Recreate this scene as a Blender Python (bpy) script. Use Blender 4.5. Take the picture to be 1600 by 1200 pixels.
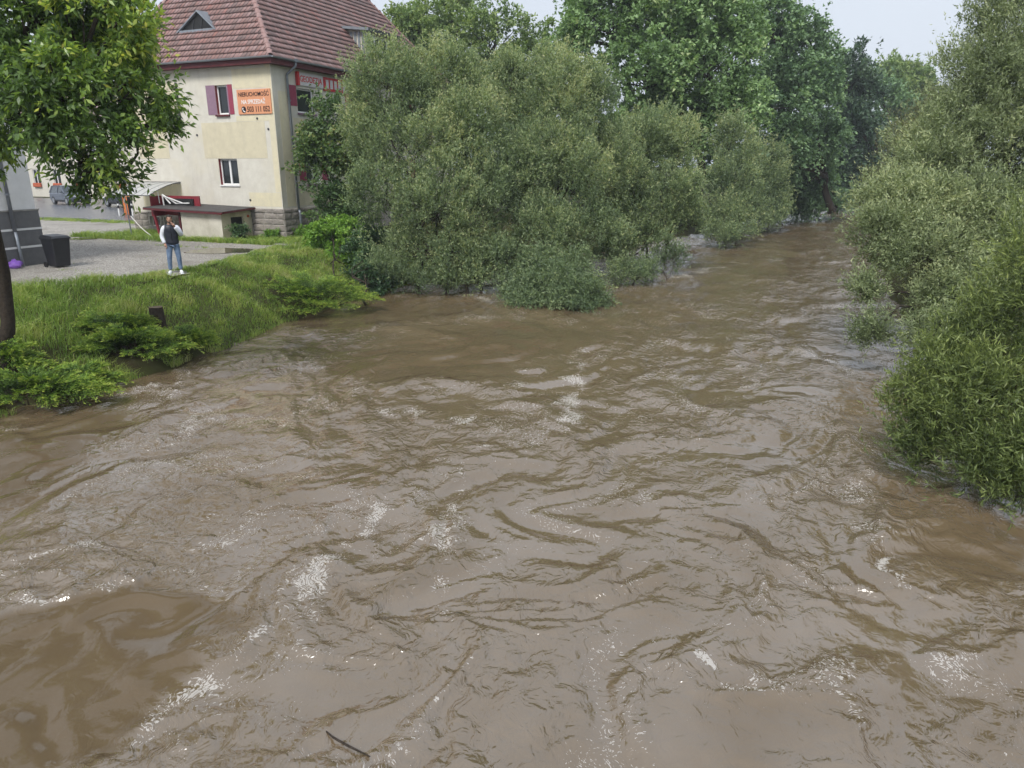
import bpy, bmesh, math, random
import numpy as np
from mathutils import Vector, Matrix

random.seed(7)
RNG = np.random.default_rng(7)
for o in list(bpy.data.objects):
    bpy.data.objects.remove(o)
scene = bpy.context.scene
COL = scene.collection

# ------------------------------------------------------------------ camera
F_PX, PITCH, CAM_Z = 1109.0, math.radians(17.1), 5.0
cam_d = bpy.data.cameras.new('camera')
cam = bpy.data.objects.new('camera', cam_d)
COL.objects.link(cam)
cam_d.sensor_fit = 'HORIZONTAL'
cam_d.sensor_width = 36.0
cam_d.lens = F_PX * 36.0 / 1600.0
cam_d.clip_start = 0.1
cam_d.clip_end = 3000
cam.location = (0, 0, CAM_Z)
cam.rotation_euler = (math.radians(90) - PITCH, 0, 0)
scene.camera = cam

# ------------------------------------------------------------------ sky and sun (overcast)
SUN_EL, SUN_AZ = math.radians(50), math.radians(200)     # azimuth clockwise from +Y
world = bpy.data.worlds.new('World')
scene.world = world
world.use_nodes = True
wn, wl = world.node_tree.nodes, world.node_tree.links
wn.clear()
w_out = wn.new('ShaderNodeOutputWorld')
w_sky = wn.new('ShaderNodeTexSky')
w_sky.sky_type = 'NISHITA'
w_sky.sun_disc = False
w_sky.sun_elevation = SUN_EL
w_sky.sun_rotation = SUN_AZ
w_sky.air_density = 1.0
w_sky.dust_density = 4.0
w_hsv = wn.new('ShaderNodeHueSaturation')
w_hsv.inputs['Saturation'].default_value = 0.35
wl.new(w_sky.outputs[0], w_hsv.inputs['Color'])
w_bg1 = wn.new('ShaderNodeBackground')
w_bg1.inputs['Strength'].default_value = 0.05
wl.new(w_hsv.outputs[0], w_bg1.inputs['Color'])
w_bg2 = wn.new('ShaderNodeBackground')              # the even cloud sheet
w_bg2.inputs['Color'].default_value = (0.80, 0.88, 1.0, 1)
w_bg2.inputs['Strength'].default_value = 0.455
w_tc = wn.new('ShaderNodeTexCoord')
w_no = wn.new('ShaderNodeTexNoise')
w_no.inputs['Scale'].default_value = 2.6
w_no.inputs['Detail'].default_value = 5
wl.new(w_tc.outputs['Generated'], w_no.inputs['Vector'])
w_cr = wn.new('ShaderNodeMix')
w_cr.data_type = 'RGBA'
w_cr.inputs[6].default_value = (0.72, 0.80, 0.93, 1)
w_cr.inputs[7].default_value = (0.88, 0.95, 1.05, 1)
wl.new(w_no.outputs[0], w_cr.inputs[0])
wl.new(w_cr.outputs[2], w_bg2.inputs['Color'])
w_mix = wn.new('ShaderNodeMixShader')
w_mix.inputs[0].default_value = 0.82
wl.new(w_bg1.outputs[0], w_mix.inputs[1])
wl.new(w_bg2.outputs[0], w_mix.inputs[2])
wl.new(w_mix.outputs[0], w_out.inputs[0])

sun_d = bpy.data.lights.new('sun', 'SUN')
sun_d.energy = 1.5
sun_d.angle = math.radians(20)
sun_d.color = (1.0, 0.97, 0.92)
sun = bpy.data.objects.new('sun', sun_d)
COL.objects.link(sun)
sdir = Vector((math.sin(SUN_AZ) * math.cos(SUN_EL), math.cos(SUN_AZ) * math.cos(SUN_EL), math.sin(SUN_EL)))
sun.rotation_euler = sdir.to_track_quat('Z', 'Y').to_euler()
sun.location = (-20, -20, 60)

vs = scene.view_settings
vs.view_transform = 'Standard'
vs.look = 'None'
vs.exposure = 1.2
vs.gamma = 1.0
vs.use_curve_mapping = False
scene.cycles.max_bounces = 5
scene.cycles.diffuse_bounces = 2
scene.cycles.glossy_bounces = 2
scene.cycles.transmission_bounces = 4
scene.cycles.transparent_max_bounces = 6
scene.cycles.sample_clamp_indirect = 6
scene.cycles.use_denoising = True
scene.cycles.use_adaptive_sampling = True
scene.cycles.adaptive_threshold = 0.025

# ------------------------------------------------------------------ helpers: projection of known photo points to places
CP, SP = math.cos(PITCH), math.sin(PITCH)
def ray(px, py):
    x = (px - 800) / F_PX
    y = (600 - py) / F_PX
    return np.array([x, CP + y * SP, -SP + y * CP])
def at(px, py, z=None, Y=None):
    r = ray(px, py)
    t = (z - CAM_Z) / r[2] if z is not None else Y / r[1]
    return np.array([0, 0, CAM_Z]) + t * r

# river axis frame, shared by the buildings: RU along the river, RV across it
RU = np.array([0.38618, 0.92242, 0.0])
RV = np.array([0.92242, -0.38618, 0.0])
AXIS_ROT = math.atan2(RV[1], RV[0])

# ------------------------------------------------------------------ noise
_P = np.random.default_rng(3).permutation(512)
_P = np.concatenate([_P, _P, _P])
_ang = np.random.default_rng(4).random(512) * 2 * np.pi
_GX, _GY = np.cos(_ang), np.sin(_ang)
def perlin(x, y, seed=0):
    x = np.asarray(x, float) + seed * 17.31
    y = np.asarray(y, float) - seed * 9.77
    xi, yi = np.floor(x).astype(int), np.floor(y).astype(int)
    xf, yf = x - xi, y - yi
    xi &= 511
    yi &= 511
    u = xf * xf * xf * (xf * (xf * 6 - 15) + 10)
    v = yf * yf * yf * (yf * (yf * 6 - 15) + 10)
    def g(ix, iy, dx, dy):
        h = _P[_P[ix & 511] + (iy & 511)] & 511
        return _GX[h] * dx + _GY[h] * dy
    a = g(xi, yi, xf, yf)
    b = g(xi + 1, yi, xf - 1, yf)
    c = g(xi, yi + 1, xf, yf - 1)
    d = g(xi + 1, yi + 1, xf - 1, yf - 1)
    return 1.5 * ((a + u * (b - a)) + v * ((c + u * (d - c)) - (a + u * (b - a))))
def fbm(x, y, oct=4, seed=0, gain=0.5):
    s, a, f = 0, 1.0, 1.0
    for i in range(oct):
        s = s + a * perlin(x * f, y * f, seed + i)
        a *= gain
        f *= 2.03
    return s
def sstep(a, b, x):
    t = np.clip((x - a) / (b - a), 0, 1)
    return t * t * (3 - 2 * t)

# ------------------------------------------------------------------ helpers: materials
def new_mat(name):
    m = bpy.data.materials.new(name)
    m.use_nodes = True
    nt = m.node_tree
    nt.nodes.clear()
    out = nt.nodes.new('ShaderNodeOutputMaterial')
    return m, nt, out
def N(nt, t, **kw):
    n = nt.nodes.new(t)
    for k, v in kw.items():
        if k in n.inputs:
            n.inputs[k].default_value = v
        else:
            setattr(n, k, v)
    return n
def c4(c):
    return (c[0], c[1], c[2], 1)
def pmat(name, c1, c2=None, scale=3.0, rough=0.6, bump=0.0, bscale=30.0, spec=0.4, metal=0.0, detail=6, contrast=(0.35, 0.65), c3=None, s3=0.6):
    """Principled material; two colours mixed by noise, optional third by a broader noise, and fine relief."""
    m, nt, out = new_mat(name)
    L = nt.links.new
    b = N(nt, 'ShaderNodeBsdfPrincipled', Roughness=rough, Metallic=metal)
    b.inputs['Specular IOR Level'].default_value = spec
    L(b.outputs[0], out.inputs[0])
    geo = N(nt, 'ShaderNodeNewGeometry')
    if c2 is None:
        b.inputs['Base Color'].default_value = c4(c1)
    else:
        n = N(nt, 'ShaderNodeTexNoise', Scale=scale, Detail=detail, Roughness=0.65)
        L(geo.outputs['Position'], n.inputs['Vector'])
        mr = N(nt, 'ShaderNodeMapRange')
        mr.inputs[1].default_value, mr.inputs[2].default_value = contrast
        L(n.outputs[0], mr.inputs[0])
        mx = N(nt, 'ShaderNodeMix', data_type='RGBA')
        mx.inputs[6].default_value, mx.inputs[7].default_value = c4(c1), c4(c2)
        L(mr.outputs[0], mx.inputs[0])
        src = mx.outputs[2]
        if c3 is not None:
            n3 = N(nt, 'ShaderNodeTexNoise', Scale=s3, Detail=5, Roughness=0.6)
            L(geo.outputs['Position'], n3.inputs['Vector'])
            m3 = N(nt, 'ShaderNodeMapRange')
            m3.inputs[1].default_value, m3.inputs[2].default_value = 0.5, 0.72
            L(n3.outputs[0], m3.inputs[0])
            x3 = N(nt, 'ShaderNodeMix', data_type='RGBA')
            L(m3.outputs[0], x3.inputs[0])
            L(src, x3.inputs[6])
            x3.inputs[7].default_value = c4(c3)
            src = x3.outputs[2]
        L(src, b.inputs['Base Color'])
    if bump > 0:
        nb = N(nt, 'ShaderNodeTexNoise', Scale=bscale, Detail=4, Roughness=0.6)
        L(geo.outputs['Position'], nb.inputs['Vector'])
        bp = N(nt, 'ShaderNodeBump', Strength=bump, Distance=0.02)
        L(nb.outputs[0], bp.inputs['Height'])
        L(bp.outputs[0], b.inputs['Normal'])
    return m
def add_streaks(m, col, amount=0.5):
    '''rain streaks and grime running down a wall'''
    nt = m.node_tree
    L = nt.links.new
    b = next(n for n in nt.nodes if n.type == 'BSDF_PRINCIPLED')
    src = b.inputs['Base Color'].links[0].from_socket
    geo = N(nt, 'ShaderNodeNewGeometry')
    mp = N(nt, 'ShaderNodeMapping')
    mp.inputs['Scale'].default_value = (2.6, 2.6, 0.28)
    L(geo.outputs['Position'], mp.inputs['Vector'])
    n = N(nt, 'ShaderNodeTexNoise', Scale=1.0, Detail=7, Roughness=0.7)
    L(mp.outputs[0], n.inputs['Vector'])
    mr = N(nt, 'ShaderNodeMapRange')
    mr.inputs[1].default_value, mr.inputs[2].default_value, mr.inputs[4].default_value = 0.5, 0.78, amount
    L(n.outputs[0], mr.inputs[0])
    x = N(nt, 'ShaderNodeMix', data_type='RGBA')
    x.inputs[7].default_value = c4(col)
    L(mr.outputs[0], x.inputs[0])
    L(src, x.inputs[6])
    L(x.outputs[2], b.inputs['Base Color'])
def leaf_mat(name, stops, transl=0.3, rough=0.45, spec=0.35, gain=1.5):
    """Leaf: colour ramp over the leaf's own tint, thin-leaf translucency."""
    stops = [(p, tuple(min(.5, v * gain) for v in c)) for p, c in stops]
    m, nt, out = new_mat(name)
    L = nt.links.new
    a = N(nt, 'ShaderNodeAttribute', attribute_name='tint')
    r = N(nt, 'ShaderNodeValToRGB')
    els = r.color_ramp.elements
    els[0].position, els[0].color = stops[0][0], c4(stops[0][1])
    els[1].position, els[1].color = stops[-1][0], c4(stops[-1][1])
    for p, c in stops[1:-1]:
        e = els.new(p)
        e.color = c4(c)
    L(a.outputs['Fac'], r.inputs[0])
    b = N(nt, 'ShaderNodeBsdfPrincipled', Roughness=rough)
    b.inputs['Specular IOR Level'].default_value = spec
    t = N(nt, 'ShaderNodeBsdfTranslucent')
    L(r.outputs[0], b.inputs['Base Color'])
    br = N(nt, 'ShaderNodeMix', data_type='RGBA', blend_type='MULTIPLY')
    br.inputs[0].default_value = 1.0
    br.inputs[7].default_value = (1.25, 1.3, 0.7, 1)
    L(r.outputs[0], br.inputs[6])
    L(br.outputs[2], t.inputs[0])
    mx = N(nt, 'ShaderNodeMixShader')
    mx.inputs[0].default_value = transl
    L(b.outputs[0], mx.inputs[1])
    L(t.outputs[0], mx.inputs[2])
    L(mx.outputs[0], out.inputs[0])
    return m

M = {}
M['plaster'] = pmat('pale_plaster', (0.64, 0.615, 0.545), (0.56, 0.53, 0.465), 2.2, 0.9, 0.25, 60, 0.2, c3=(0.60, 0.56, 0.45), s3=0.5)
M['plaster_yellow'] = pmat('yellow_plaster', (0.62, 0.565, 0.42), (0.55, 0.50, 0.37), 3, 0.9, 0.3, 50, 0.2)
M['plaster_faint'] = pmat('faint_yellow_plaster', (0.67, 0.61, 0.44), (0.60, 0.55, 0.41), 3, 0.9, 0.3, 50, 0.2)
M['shed_wall'] = pmat('shed_plaster', (0.60, 0.57, 0.49), (0.46, 0.43, 0.36), 1.6, 0.9, 0.4, 40, 0.2, c3=(0.36, 0.33, 0.25), s3=1.1)
M['shed_yellow'] = pmat('shed_yellow_plaster', (0.60, 0.55, 0.40), (0.50, 0.45, 0.32), 1.8, 0.9, 0.4, 40, 0.2, c3=(0.35, 0.31, 0.20), s3=1.2)
for k_ in ('plaster', 'plaster_yellow', 'plaster_faint', 'shed_wall', 'shed_yellow'):
    add_streaks(M[k_], (0.40, 0.37, 0.31), 0.38)
M['stone'] = pmat('socle_stone', (0.30, 0.27, 0.24), (0.20, 0.18, 0.165), 7, 0.9, 0.9, 25, 0.2, c3=(0.36, 0.32, 0.28), s3=1.5)
M['mortar'] = pmat('mortar', (0.42, 0.40, 0.36), (0.22, 0.20, 0.18), 12, 0.95, 0.6, 60, 0.1)
M['red_paint'] = pmat('dark_red_paint', (0.24, 0.025, 0.035), (0.18, 0.02, 0.03), 8, 0.55, 0.1, 40)
M['fascia'] = pmat('eave_red_board', (0.12, 0.022, 0.027), (0.08, 0.016, 0.02), 5, 0.6, 0.1, 30)
M['mauve'] = pmat('mauve_paint', (0.27, 0.17, 0.23), (0.23, 0.145, 0.20), 10, 0.8, 0.1, 40)
M['crimson'] = pmat('crimson_paint', (0.30, 0.05, 0.09), (0.25, 0.04, 0.075), 10, 0.75, 0.1, 40)
M['white_frame'] = pmat('white_window_frame', (0.80, 0.80, 0.80), (0.72, 0.72, 0.71), 6, 0.4)
M['zinc'] = pmat('zinc_sheet', (0.30, 0.33, 0.37), (0.22, 0.24, 0.27), 4, 0.45, 0.1, 20, 0.5, 0.4)
M['dark_metal'] = pmat('dark_sheet_metal', (0.06, 0.062, 0.07), (0.035, 0.036, 0.04), 4, 0.5, 0.15, 20)
M['pipe'] = pmat('grey_pipe', (0.21, 0.23, 0.26), (0.16, 0.175, 0.2), 5, 0.4, 0.05, 20, 0.5, 0.3)
M['felt'] = pmat('roofing_felt', (0.085, 0.08, 0.08), (0.04, 0.038, 0.038), 3, 0.7, 0.4, 40)
M['black'] = pmat('black_void', (0.012, 0.012, 0.013), (0.02, 0.02, 0.021), 5, 0.7)
M['orange_board'] = pmat('orange_board', (0.68, 0.31, 0.17), (0.62, 0.28, 0.15), 4, 0.55)
M['sign_white'] = pmat('sign_white', (0.62, 0.60, 0.60), (0.55, 0.53, 0.53), 4, 0.5)
M['sign_red'] = pmat('sign_red', (0.52, 0.03, 0.035), (0.46, 0.028, 0.03), 4, 0.5)
M['ink_dark'] = pmat('dark_lettering', (0.022, 0.01, 0.012))
M['ink_white'] = pmat('white_lettering', (0.8, 0.78, 0.76))
M['ink_red'] = pmat('red_lettering', (0.58, 0.035, 0.035))
M['bark'] = pmat('bark', (0.055, 0.042, 0.032), (0.028, 0.022, 0.017), 14, 0.9, 0.9, 30, 0.2)
M['bark_grey'] = pmat('grey_bark', (0.075, 0.065, 0.05), (0.035, 0.03, 0.024), 10, 0.9, 0.8, 25, 0.2)
M['bark_willow'] = pmat('willow_bark', (0.06, 0.05, 0.038), (0.03, 0.025, 0.02), 12, 0.9, 0.8, 30, 0.2)
M['grey_socle'] = pmat('grey_render', (0.145, 0.145, 0.15), (0.115, 0.115, 0.12), 3, 0.85, 0.3, 60, 0.25)
M['white_wall'] = pmat('white_render', (0.68, 0.68, 0.68), (0.60, 0.60, 0.60), 2, 0.85, 0.2, 50, 0.2)
M['bin'] = pmat('black_plastic', (0.011, 0.012, 0.016), (0.017, 0.018, 0.022), 5, 0.45, 0.05, 30, 0.5)
M['rubber'] = pmat('rubber', (0.015, 0.015, 0.016))
M['purple'] = pmat('purple_film', (0.28, 0.13, 0.55), (0.2, 0.09, 0.42), 12, 0.3, 0.3, 30, 0.5)
M['asphalt'] = pmat('wet_asphalt', (0.115, 0.12, 0.135), (0.075, 0.078, 0.088), 0.7, 0.25, 0.3, 80, 0.6)
M['soil'] = pmat('soil_and_turf', (0.055, 0.06, 0.022), (0.04, 0.034, 0.018), 2.5, 0.95, 0.6, 12, 0.1, c3=(0.07, 0.085, 0.025), s3=0.3)
M['puddle'] = pmat('puddle_water', (0.10, 0.085, 0.06), (0.085, 0.072, 0.05), 1, 0.06, 0.04, 6, 0.6)
M['skin'] = pmat('skin', (0.42, 0.24, 0.17), (0.38, 0.21, 0.15), 20, 0.5)
M['hair'] = pmat('dark_hair', (0.02, 0.016, 0.013), (0.035, 0.028, 0.022), 60, 0.6, 0.4, 120)
M['vest'] = pmat('navy_quilted_vest', (0.012, 0.014, 0.024), (0.018, 0.02, 0.032), 10, 0.45, 0.2, 30)
M['shirt'] = pmat('white_shirt', (0.74, 0.76, 0.82), (0.66, 0.68, 0.75), 8, 0.8, 0.3, 20)
M['jeans'] = pmat('blue_jeans', (0.17, 0.24, 0.36), (0.10, 0.15, 0.25), 9, 0.85, 0.4, 40)
M['shoe'] = pmat('white_sneaker', (0.8, 0.82, 0.83), (0.7, 0.72, 0.74), 10, 0.5)
M['phone'] = pmat('phone_black', (0.01, 0.01, 0.012), None, rough=0.2)
M['car_grey'] = pmat('grey_car_paint', (0.16, 0.18, 0.22), (0.15, 0.165, 0.2), 3, 0.22, 0, 1, 0.6, 0.4)
M['car_dark'] = pmat('black_car_paint', (0.025, 0.028, 0.035), (0.03, 0.033, 0.04), 3, 0.2, 0, 1, 0.6, 0.2)
M['lamp'] = pmat('lamp_glass', (0.7, 0.72, 0.75), None, rough=0.1)
M['rim'] = pmat('alloy', (0.35, 0.36, 0.38), None, rough=0.35, metal=0.6)
M['orange_post'] = pmat('orange_plastic', (0.65, 0.20, 0.06), (0.58, 0.17, 0.05), 3, 0.5)
M['terracotta'] = pmat('red_flowers', (0.50, 0.12, 0.05), (0.35, 0.07, 0.03), 20, 0.8, 0.8, 30)
M['cream_wall'] = pmat('cream_render', (0.60, 0.57, 0.50), (0.54, 0.51, 0.45), 1.5, 0.9, 0.1, 30, 0.2)
M['timber'] = pmat('old_timber', (0.06, 0.045, 0.032), (0.03, 0.023, 0.017), 10, 0.9, 0.7, 30, 0.2)
M['cut_wood'] = pmat('cut_wood', (0.22, 0.17, 0.11), (0.14, 0.105, 0.07), 15, 0.9, 0.4, 40, 0.2)
M['rope'] = pmat('white_cord', (0.6, 0.58, 0.54))
M['concrete'] = pmat('concrete', (0.30, 0.29, 0.27), (0.22, 0.21, 0.2), 6, 0.9, 0.4, 40, 0.2)

def glass_mat(name, col, rough=0.04):
    m, nt, out = new_mat(name)
    b = N(nt, 'ShaderNodeBsdfPrincipled', Roughness=rough)
    b.inputs['Base Color'].default_value = c4(col)
    b.inputs['Specular IOR Level'].default_value = 0.6
    geo = N(nt, 'ShaderNodeNewGeometry')
    nb = N(nt, 'ShaderNodeTexNoise', Scale=2.0, Detail=1)
    nt.links.new(geo.outputs['Position'], nb.inputs['Vector'])
    bp = N(nt, 'ShaderNodeBump', Strength=0.08, Distance=0.02)
    nt.links.new(nb.outputs[0], bp.inputs['Height'])
    nt.links.new(bp.outputs[0], b.inputs['Normal'])
    nt.links.new(b.outputs[0], out.inputs[0])
    return m
M['glass'] = glass_mat('dark_window_glass', (0.022, 0.026, 0.03))
M['car_glass'] = glass_mat('car_window_glass', (0.05, 0.06, 0.07))

def canopy_mat():
    m, nt, out = new_mat('translucent_canopy_sheet')
    d = N(nt, 'ShaderNodeBsdfPrincipled', Roughness=0.25)
    d.inputs['Base Color'].default_value = (0.75, 0.76, 0.76, 1)
    t = N(nt, 'ShaderNodeBsdfTranslucent')
    t.inputs[0].default_value = (0.8, 0.8, 0.76, 1)
    tr = N(nt, 'ShaderNodeBsdfTransparent')
    m1 = N(nt, 'ShaderNodeMixShader')
    m1.inputs[0].default_value = 0.45
    nt.links.new(d.outputs[0], m1.inputs[1])
    nt.links.new(t.outputs[0], m1.inputs[2])
    m2 = N(nt, 'ShaderNodeMixShader')
    m2.inputs[0].default_value = 0.2
    nt.links.new(m1.outputs[0], m2.inputs[1])
    nt.links.new(tr.outputs[0], m2.inputs[2])
    nt.links.new(m2.outputs[0], out.inputs[0])
    return m
M['canopy'] = canopy_mat()

def tile_mat():
    m, nt, out = new_mat('clay_roof_tiles')
    L = nt.links.new
    a = N(nt, 'ShaderNodeAttribute', attribute_name='tint')
    geo = N(nt, 'ShaderNodeNewGeometry')
    n = N(nt, 'ShaderNodeTexNoise', Scale=0.8, Detail=6, Roughness=0.7)
    L(geo.outputs['Position'], n.inputs['Vector'])
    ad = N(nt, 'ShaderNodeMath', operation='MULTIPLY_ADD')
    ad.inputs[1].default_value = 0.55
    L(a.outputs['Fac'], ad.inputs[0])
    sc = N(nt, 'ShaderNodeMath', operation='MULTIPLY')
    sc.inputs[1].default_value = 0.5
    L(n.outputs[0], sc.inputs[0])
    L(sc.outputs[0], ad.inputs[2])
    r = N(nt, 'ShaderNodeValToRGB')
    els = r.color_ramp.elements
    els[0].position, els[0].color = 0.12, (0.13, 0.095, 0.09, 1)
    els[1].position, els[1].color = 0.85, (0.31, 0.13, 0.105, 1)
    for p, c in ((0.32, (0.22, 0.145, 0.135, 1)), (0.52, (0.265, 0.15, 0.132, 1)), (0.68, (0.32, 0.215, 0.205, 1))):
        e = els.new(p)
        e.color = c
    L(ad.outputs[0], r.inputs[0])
    b = N(nt, 'ShaderNodeBsdfPrincipled', Roughness=0.45)
    L(r.outputs[0], b.inputs['Base Color'])
    nb = N(nt, 'ShaderNodeTexNoise', Scale=40, Detail=3)
    L(geo.outputs['Position'], nb.inputs['Vector'])
    bp = N(nt, 'ShaderNodeBump', Strength=0.3, Distance=0.01)
    L(nb.outputs[0], bp.inputs['Height'])
    L(bp.outputs[0], b.inputs['Normal'])
    L(b.outputs[0], out.inputs[0])
    return m
M['tiles'] = tile_mat()

# ------------------------------------------------------------------ helpers: objects
def tag(o, label=None, cat=None, group=None, kind=None):
    if label: o['label'] = label
    if cat: o['category'] = cat
    if group: o['group'] = group
    if kind: o['kind'] = kind
    return o
def empty(name, loc=(0, 0, 0), rz=0.0):
    o = bpy.data.objects.new(name, None)
    o.empty_display_size = 0.2
    o.location = loc
    o.rotation_euler = (0, 0, rz)
    COL.objects.link(o)
    return o
def link(name, me, mat=None, parent=None, loc=None, rot=None, smooth=False):
    o = bpy.data.objects.new(name, me)
    if mat is not None and not me.materials:
        me.materials.append(M[mat] if isinstance(mat, str) else mat)
    COL.objects.link(o)
    if parent: o.parent = parent
    if loc is not None: o.location = loc
    if rot is not None: o.rotation_euler = rot
    if smooth:
        me.polygons.foreach_set('use_smooth', np.ones(len(me.polygons), bool))
    return o
class MB:
    """Collects boxes, tubes, prisms into one mesh."""
    def __init__(s):
        s.v, s.f = [], []
    def add(s, v, f):
        n = len(s.v)
        s.v += [tuple(map(float, p)) for p in v]
        s.f += [tuple(i + n for i in q) for q in f]
        return s
    def box(s, x0, x1, y0, y1, z0, z1):
        v = [(x, y, z) for z in (z0, z1) for y in (y0, y1) for x in (x0, x1)]
        return s.add(v, [(0, 2, 3, 1), (4, 5, 7, 6), (0, 1, 5, 4), (2, 6, 7, 3), (0, 4, 6, 2), (1, 3, 7, 5)])
    def bar(s, a, b, w, h=None):
        """square bar from a to b"""
        return s.tube([a, b], [w / 2 * 1.414] * 2, 4, h)
    def tube(s, pts, rad, sides=6, h=None, cap=True):
        pts = [np.array(p, float) for p in pts]
        n0 = len(s.v)
        vs, fs = [], []
        ref = None
        for i, p in enumerate(pts):
            d = pts[min(i + 1, len(pts) - 1)] - pts[max(i - 1, 0)]
            d /= np.linalg.norm(d) + 1e-9
            if ref is None:
                ref = np.array([0, 0, 1.0]) if abs(d[2]) < 0.9 else np.array([1.0, 0, 0])
            a = np.cross(ref, d)
            a /= np.linalg.norm(a) + 1e-9
            b = np.cross(d, a)
            ref = b
            r = rad[i] if hasattr(rad, '__len__') else rad
            off = math.pi / 4 if sides == 4 else 0
            for k in range(sides):
                t = 2 * math.pi * k / sides + off
                vs.append(p + r * (math.cos(t) * a + math.sin(t) * b))
        for i in range(len(pts) - 1):
            for k in range(sides):
                k2 = (k + 1) % sides
                fs.append((i * sides + k, i * sides + k2, (i + 1) * sides + k2, (i + 1) * sides + k))
        if cap:
            fs.append(tuple(range(sides - 1, -1, -1)))
            fs.append(tuple(range((len(pts) - 1) * sides, len(pts) * sides)))
        return s.add(vs, fs)
    def prism(s, poly, axis, a0, a1):
        """polygon (2-D points) extruded along axis 'x','y' or 'z'"""
        n = len(poly)
        def mk(p, a):
            return (a, p[0], p[1]) if axis == 'x' else ((p[0], a, p[1]) if axis == 'y' else (p[0], p[1], a))
        v = [mk(p, a0) for p in poly] + [mk(p, a1) for p in poly]
        f = [tuple(range(n - 1, -1, -1)), tuple(range(n, 2 * n))] + [(i, (i + 1) % n, n + (i + 1) % n, n + i) for i in range(n)]
        return s.add(v, f)
    def build(s, name, mat, parent=None, loc=None, rot=None, smooth=False, bevel=0.0, fix=True):
        me = bpy.data.meshes.new(name)
        me.from_pydata(s.v, [], s.f)
        if fix or bevel:
            bm = bmesh.new()
            bm.from_mesh(me)
            bmesh.ops.recalc_face_normals(bm, faces=bm.faces[:])
            if bevel:
                bmesh.ops.bevel(bm, geom=bm.edges[:], offset=bevel, segments=1, affect='EDGES', clamp_overlap=True)
            bm.to_mesh(me)
            bm.free()
        return link(name, me, mat, parent, loc, rot, smooth)
def mesh_np(name, V, Q, mat, parent=None, attrs=None, smooth=False):
    """fast quad mesh from numpy arrays; attrs: name -> (domain, values)"""
    me = bpy.data.meshes.new(name)
    nv, nf = len(V), len(Q)
    k = Q.shape[1]
    me.vertices.add(nv)
    me.vertices.foreach_set('co', np.ascontiguousarray(V, np.float32).ravel())
    me.loops.add(nf * k)
    me.loops.foreach_set('vertex_index', np.ascontiguousarray(Q, np.int32).ravel())
    me.polygons.add(nf)
    me.polygons.foreach_set('loop_start', np.arange(0, nf * k, k, dtype=np.int32))
    if smooth:
        me.polygons.foreach_set('use_smooth', np.ones(nf, bool))
    for an, (dom, val) in (attrs or {}).items():
        at_ = me.attributes.new(an, 'FLOAT', dom)
        at_.data.foreach_set('value', np.ascontiguousarray(val, np.float32))
    me.update(calc_edges=True)
    me.materials.append(M[mat] if isinstance(mat, str) else mat)
    o = bpy.data.objects.new(name, me)
    COL.objects.link(o)
    if parent: o.parent = parent
    return o
def grid_faces(nr, nc):
    i = np.arange(nr - 1)[:, None] * nc + np.arange(nc - 1)[None, :]
    i = i.ravel()
    return np.stack([i, i + 1, i + nc + 1, i + nc], 1)

# ------------------------------------------------------------------ the lie of the land
Z0 = 1.65                                                     # yard level above the flood
SLp = np.array([(-11.8, -30), (-11.6, 0), (-11.1, 8), (-10.75, 13.5), (-10.2, 15.5), (-9.4, 16.5), (-8.4, 19.6), (-7.65, 23.1), (-6.3, 27),
                (-4.8, 31), (-1.5, 36), (3.5, 42), (10.5, 50), (19, 63), (29.5, 81), (35.5, 92), (46, 106), (70, 130), (140, 190), (800, 700)])
GEp = np.array([(-24, -30), (-20, 0), (-18, 10), (-15.5, 16), (-13.94, 19.7), (-12.77, 21.4), (-11.54, 22.45), (-10.6, 25), (-9.9, 31.2),
                (-8.0, 34.5), (-5, 39), (0, 46), (7, 55), (14, 66), (24.5, 85), (30, 96), (40, 112), (64, 138), (130, 200), (780, 720)])
SRp = np.array([(8.0, -30), (7.8, 5), (8.0, 9), (8.8, 13), (11.2, 18.6), (14.6, 27), (19.5, 38), (27, 52), (37, 70), (45, 86), (55, 98), (82, 120), (150, 170), (830, 660)])
def xl(P, y): return np.interp(y, P[:, 1], P[:, 0])
def ground_z(x, y):
    x, y = np.asarray(x, float), np.asarray(y, float)
    xs, xg, xr = xl(SLp, y), xl(GEp, y), xl(SRp, y)
    wob = 0.35 * fbm(x * 0.5, y * 0.5, 3, 21)
    t = (xs + wob * 0.6 - x) / np.maximum(xs - xg, 0.5)
    zl = np.where(t < 0, np.maximum(-2.2, t * 3.0), Z0 * (np.sin(np.clip(t, 0, 1) * math.pi / 2) ** 0.9))
    tr = (x - xr - wob) / 3.5
    zr = np.where(tr < 0, np.maximum(-2.2, tr * 3.0), 1.4 * np.sin(np.clip(tr, 0, 1) * math.pi / 2))
    z = np.maximum(zl, zr)
    bank = (t > 0.02) & (t < 1) | (tr > 0.02)
    z = z + np.where(bank, 0.07 * fbm(x * 0.9, y * 0.9, 3, 5), 0.0)
    flat = (t >= 1)
    z = np.where(flat, Z0 + 0.012 * fbm(x * 0.6, y * 0.6, 2, 9), z)
    return z
def gz(x, y): return float(ground_z(np.array([x]), np.array([y]))[0])

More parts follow.
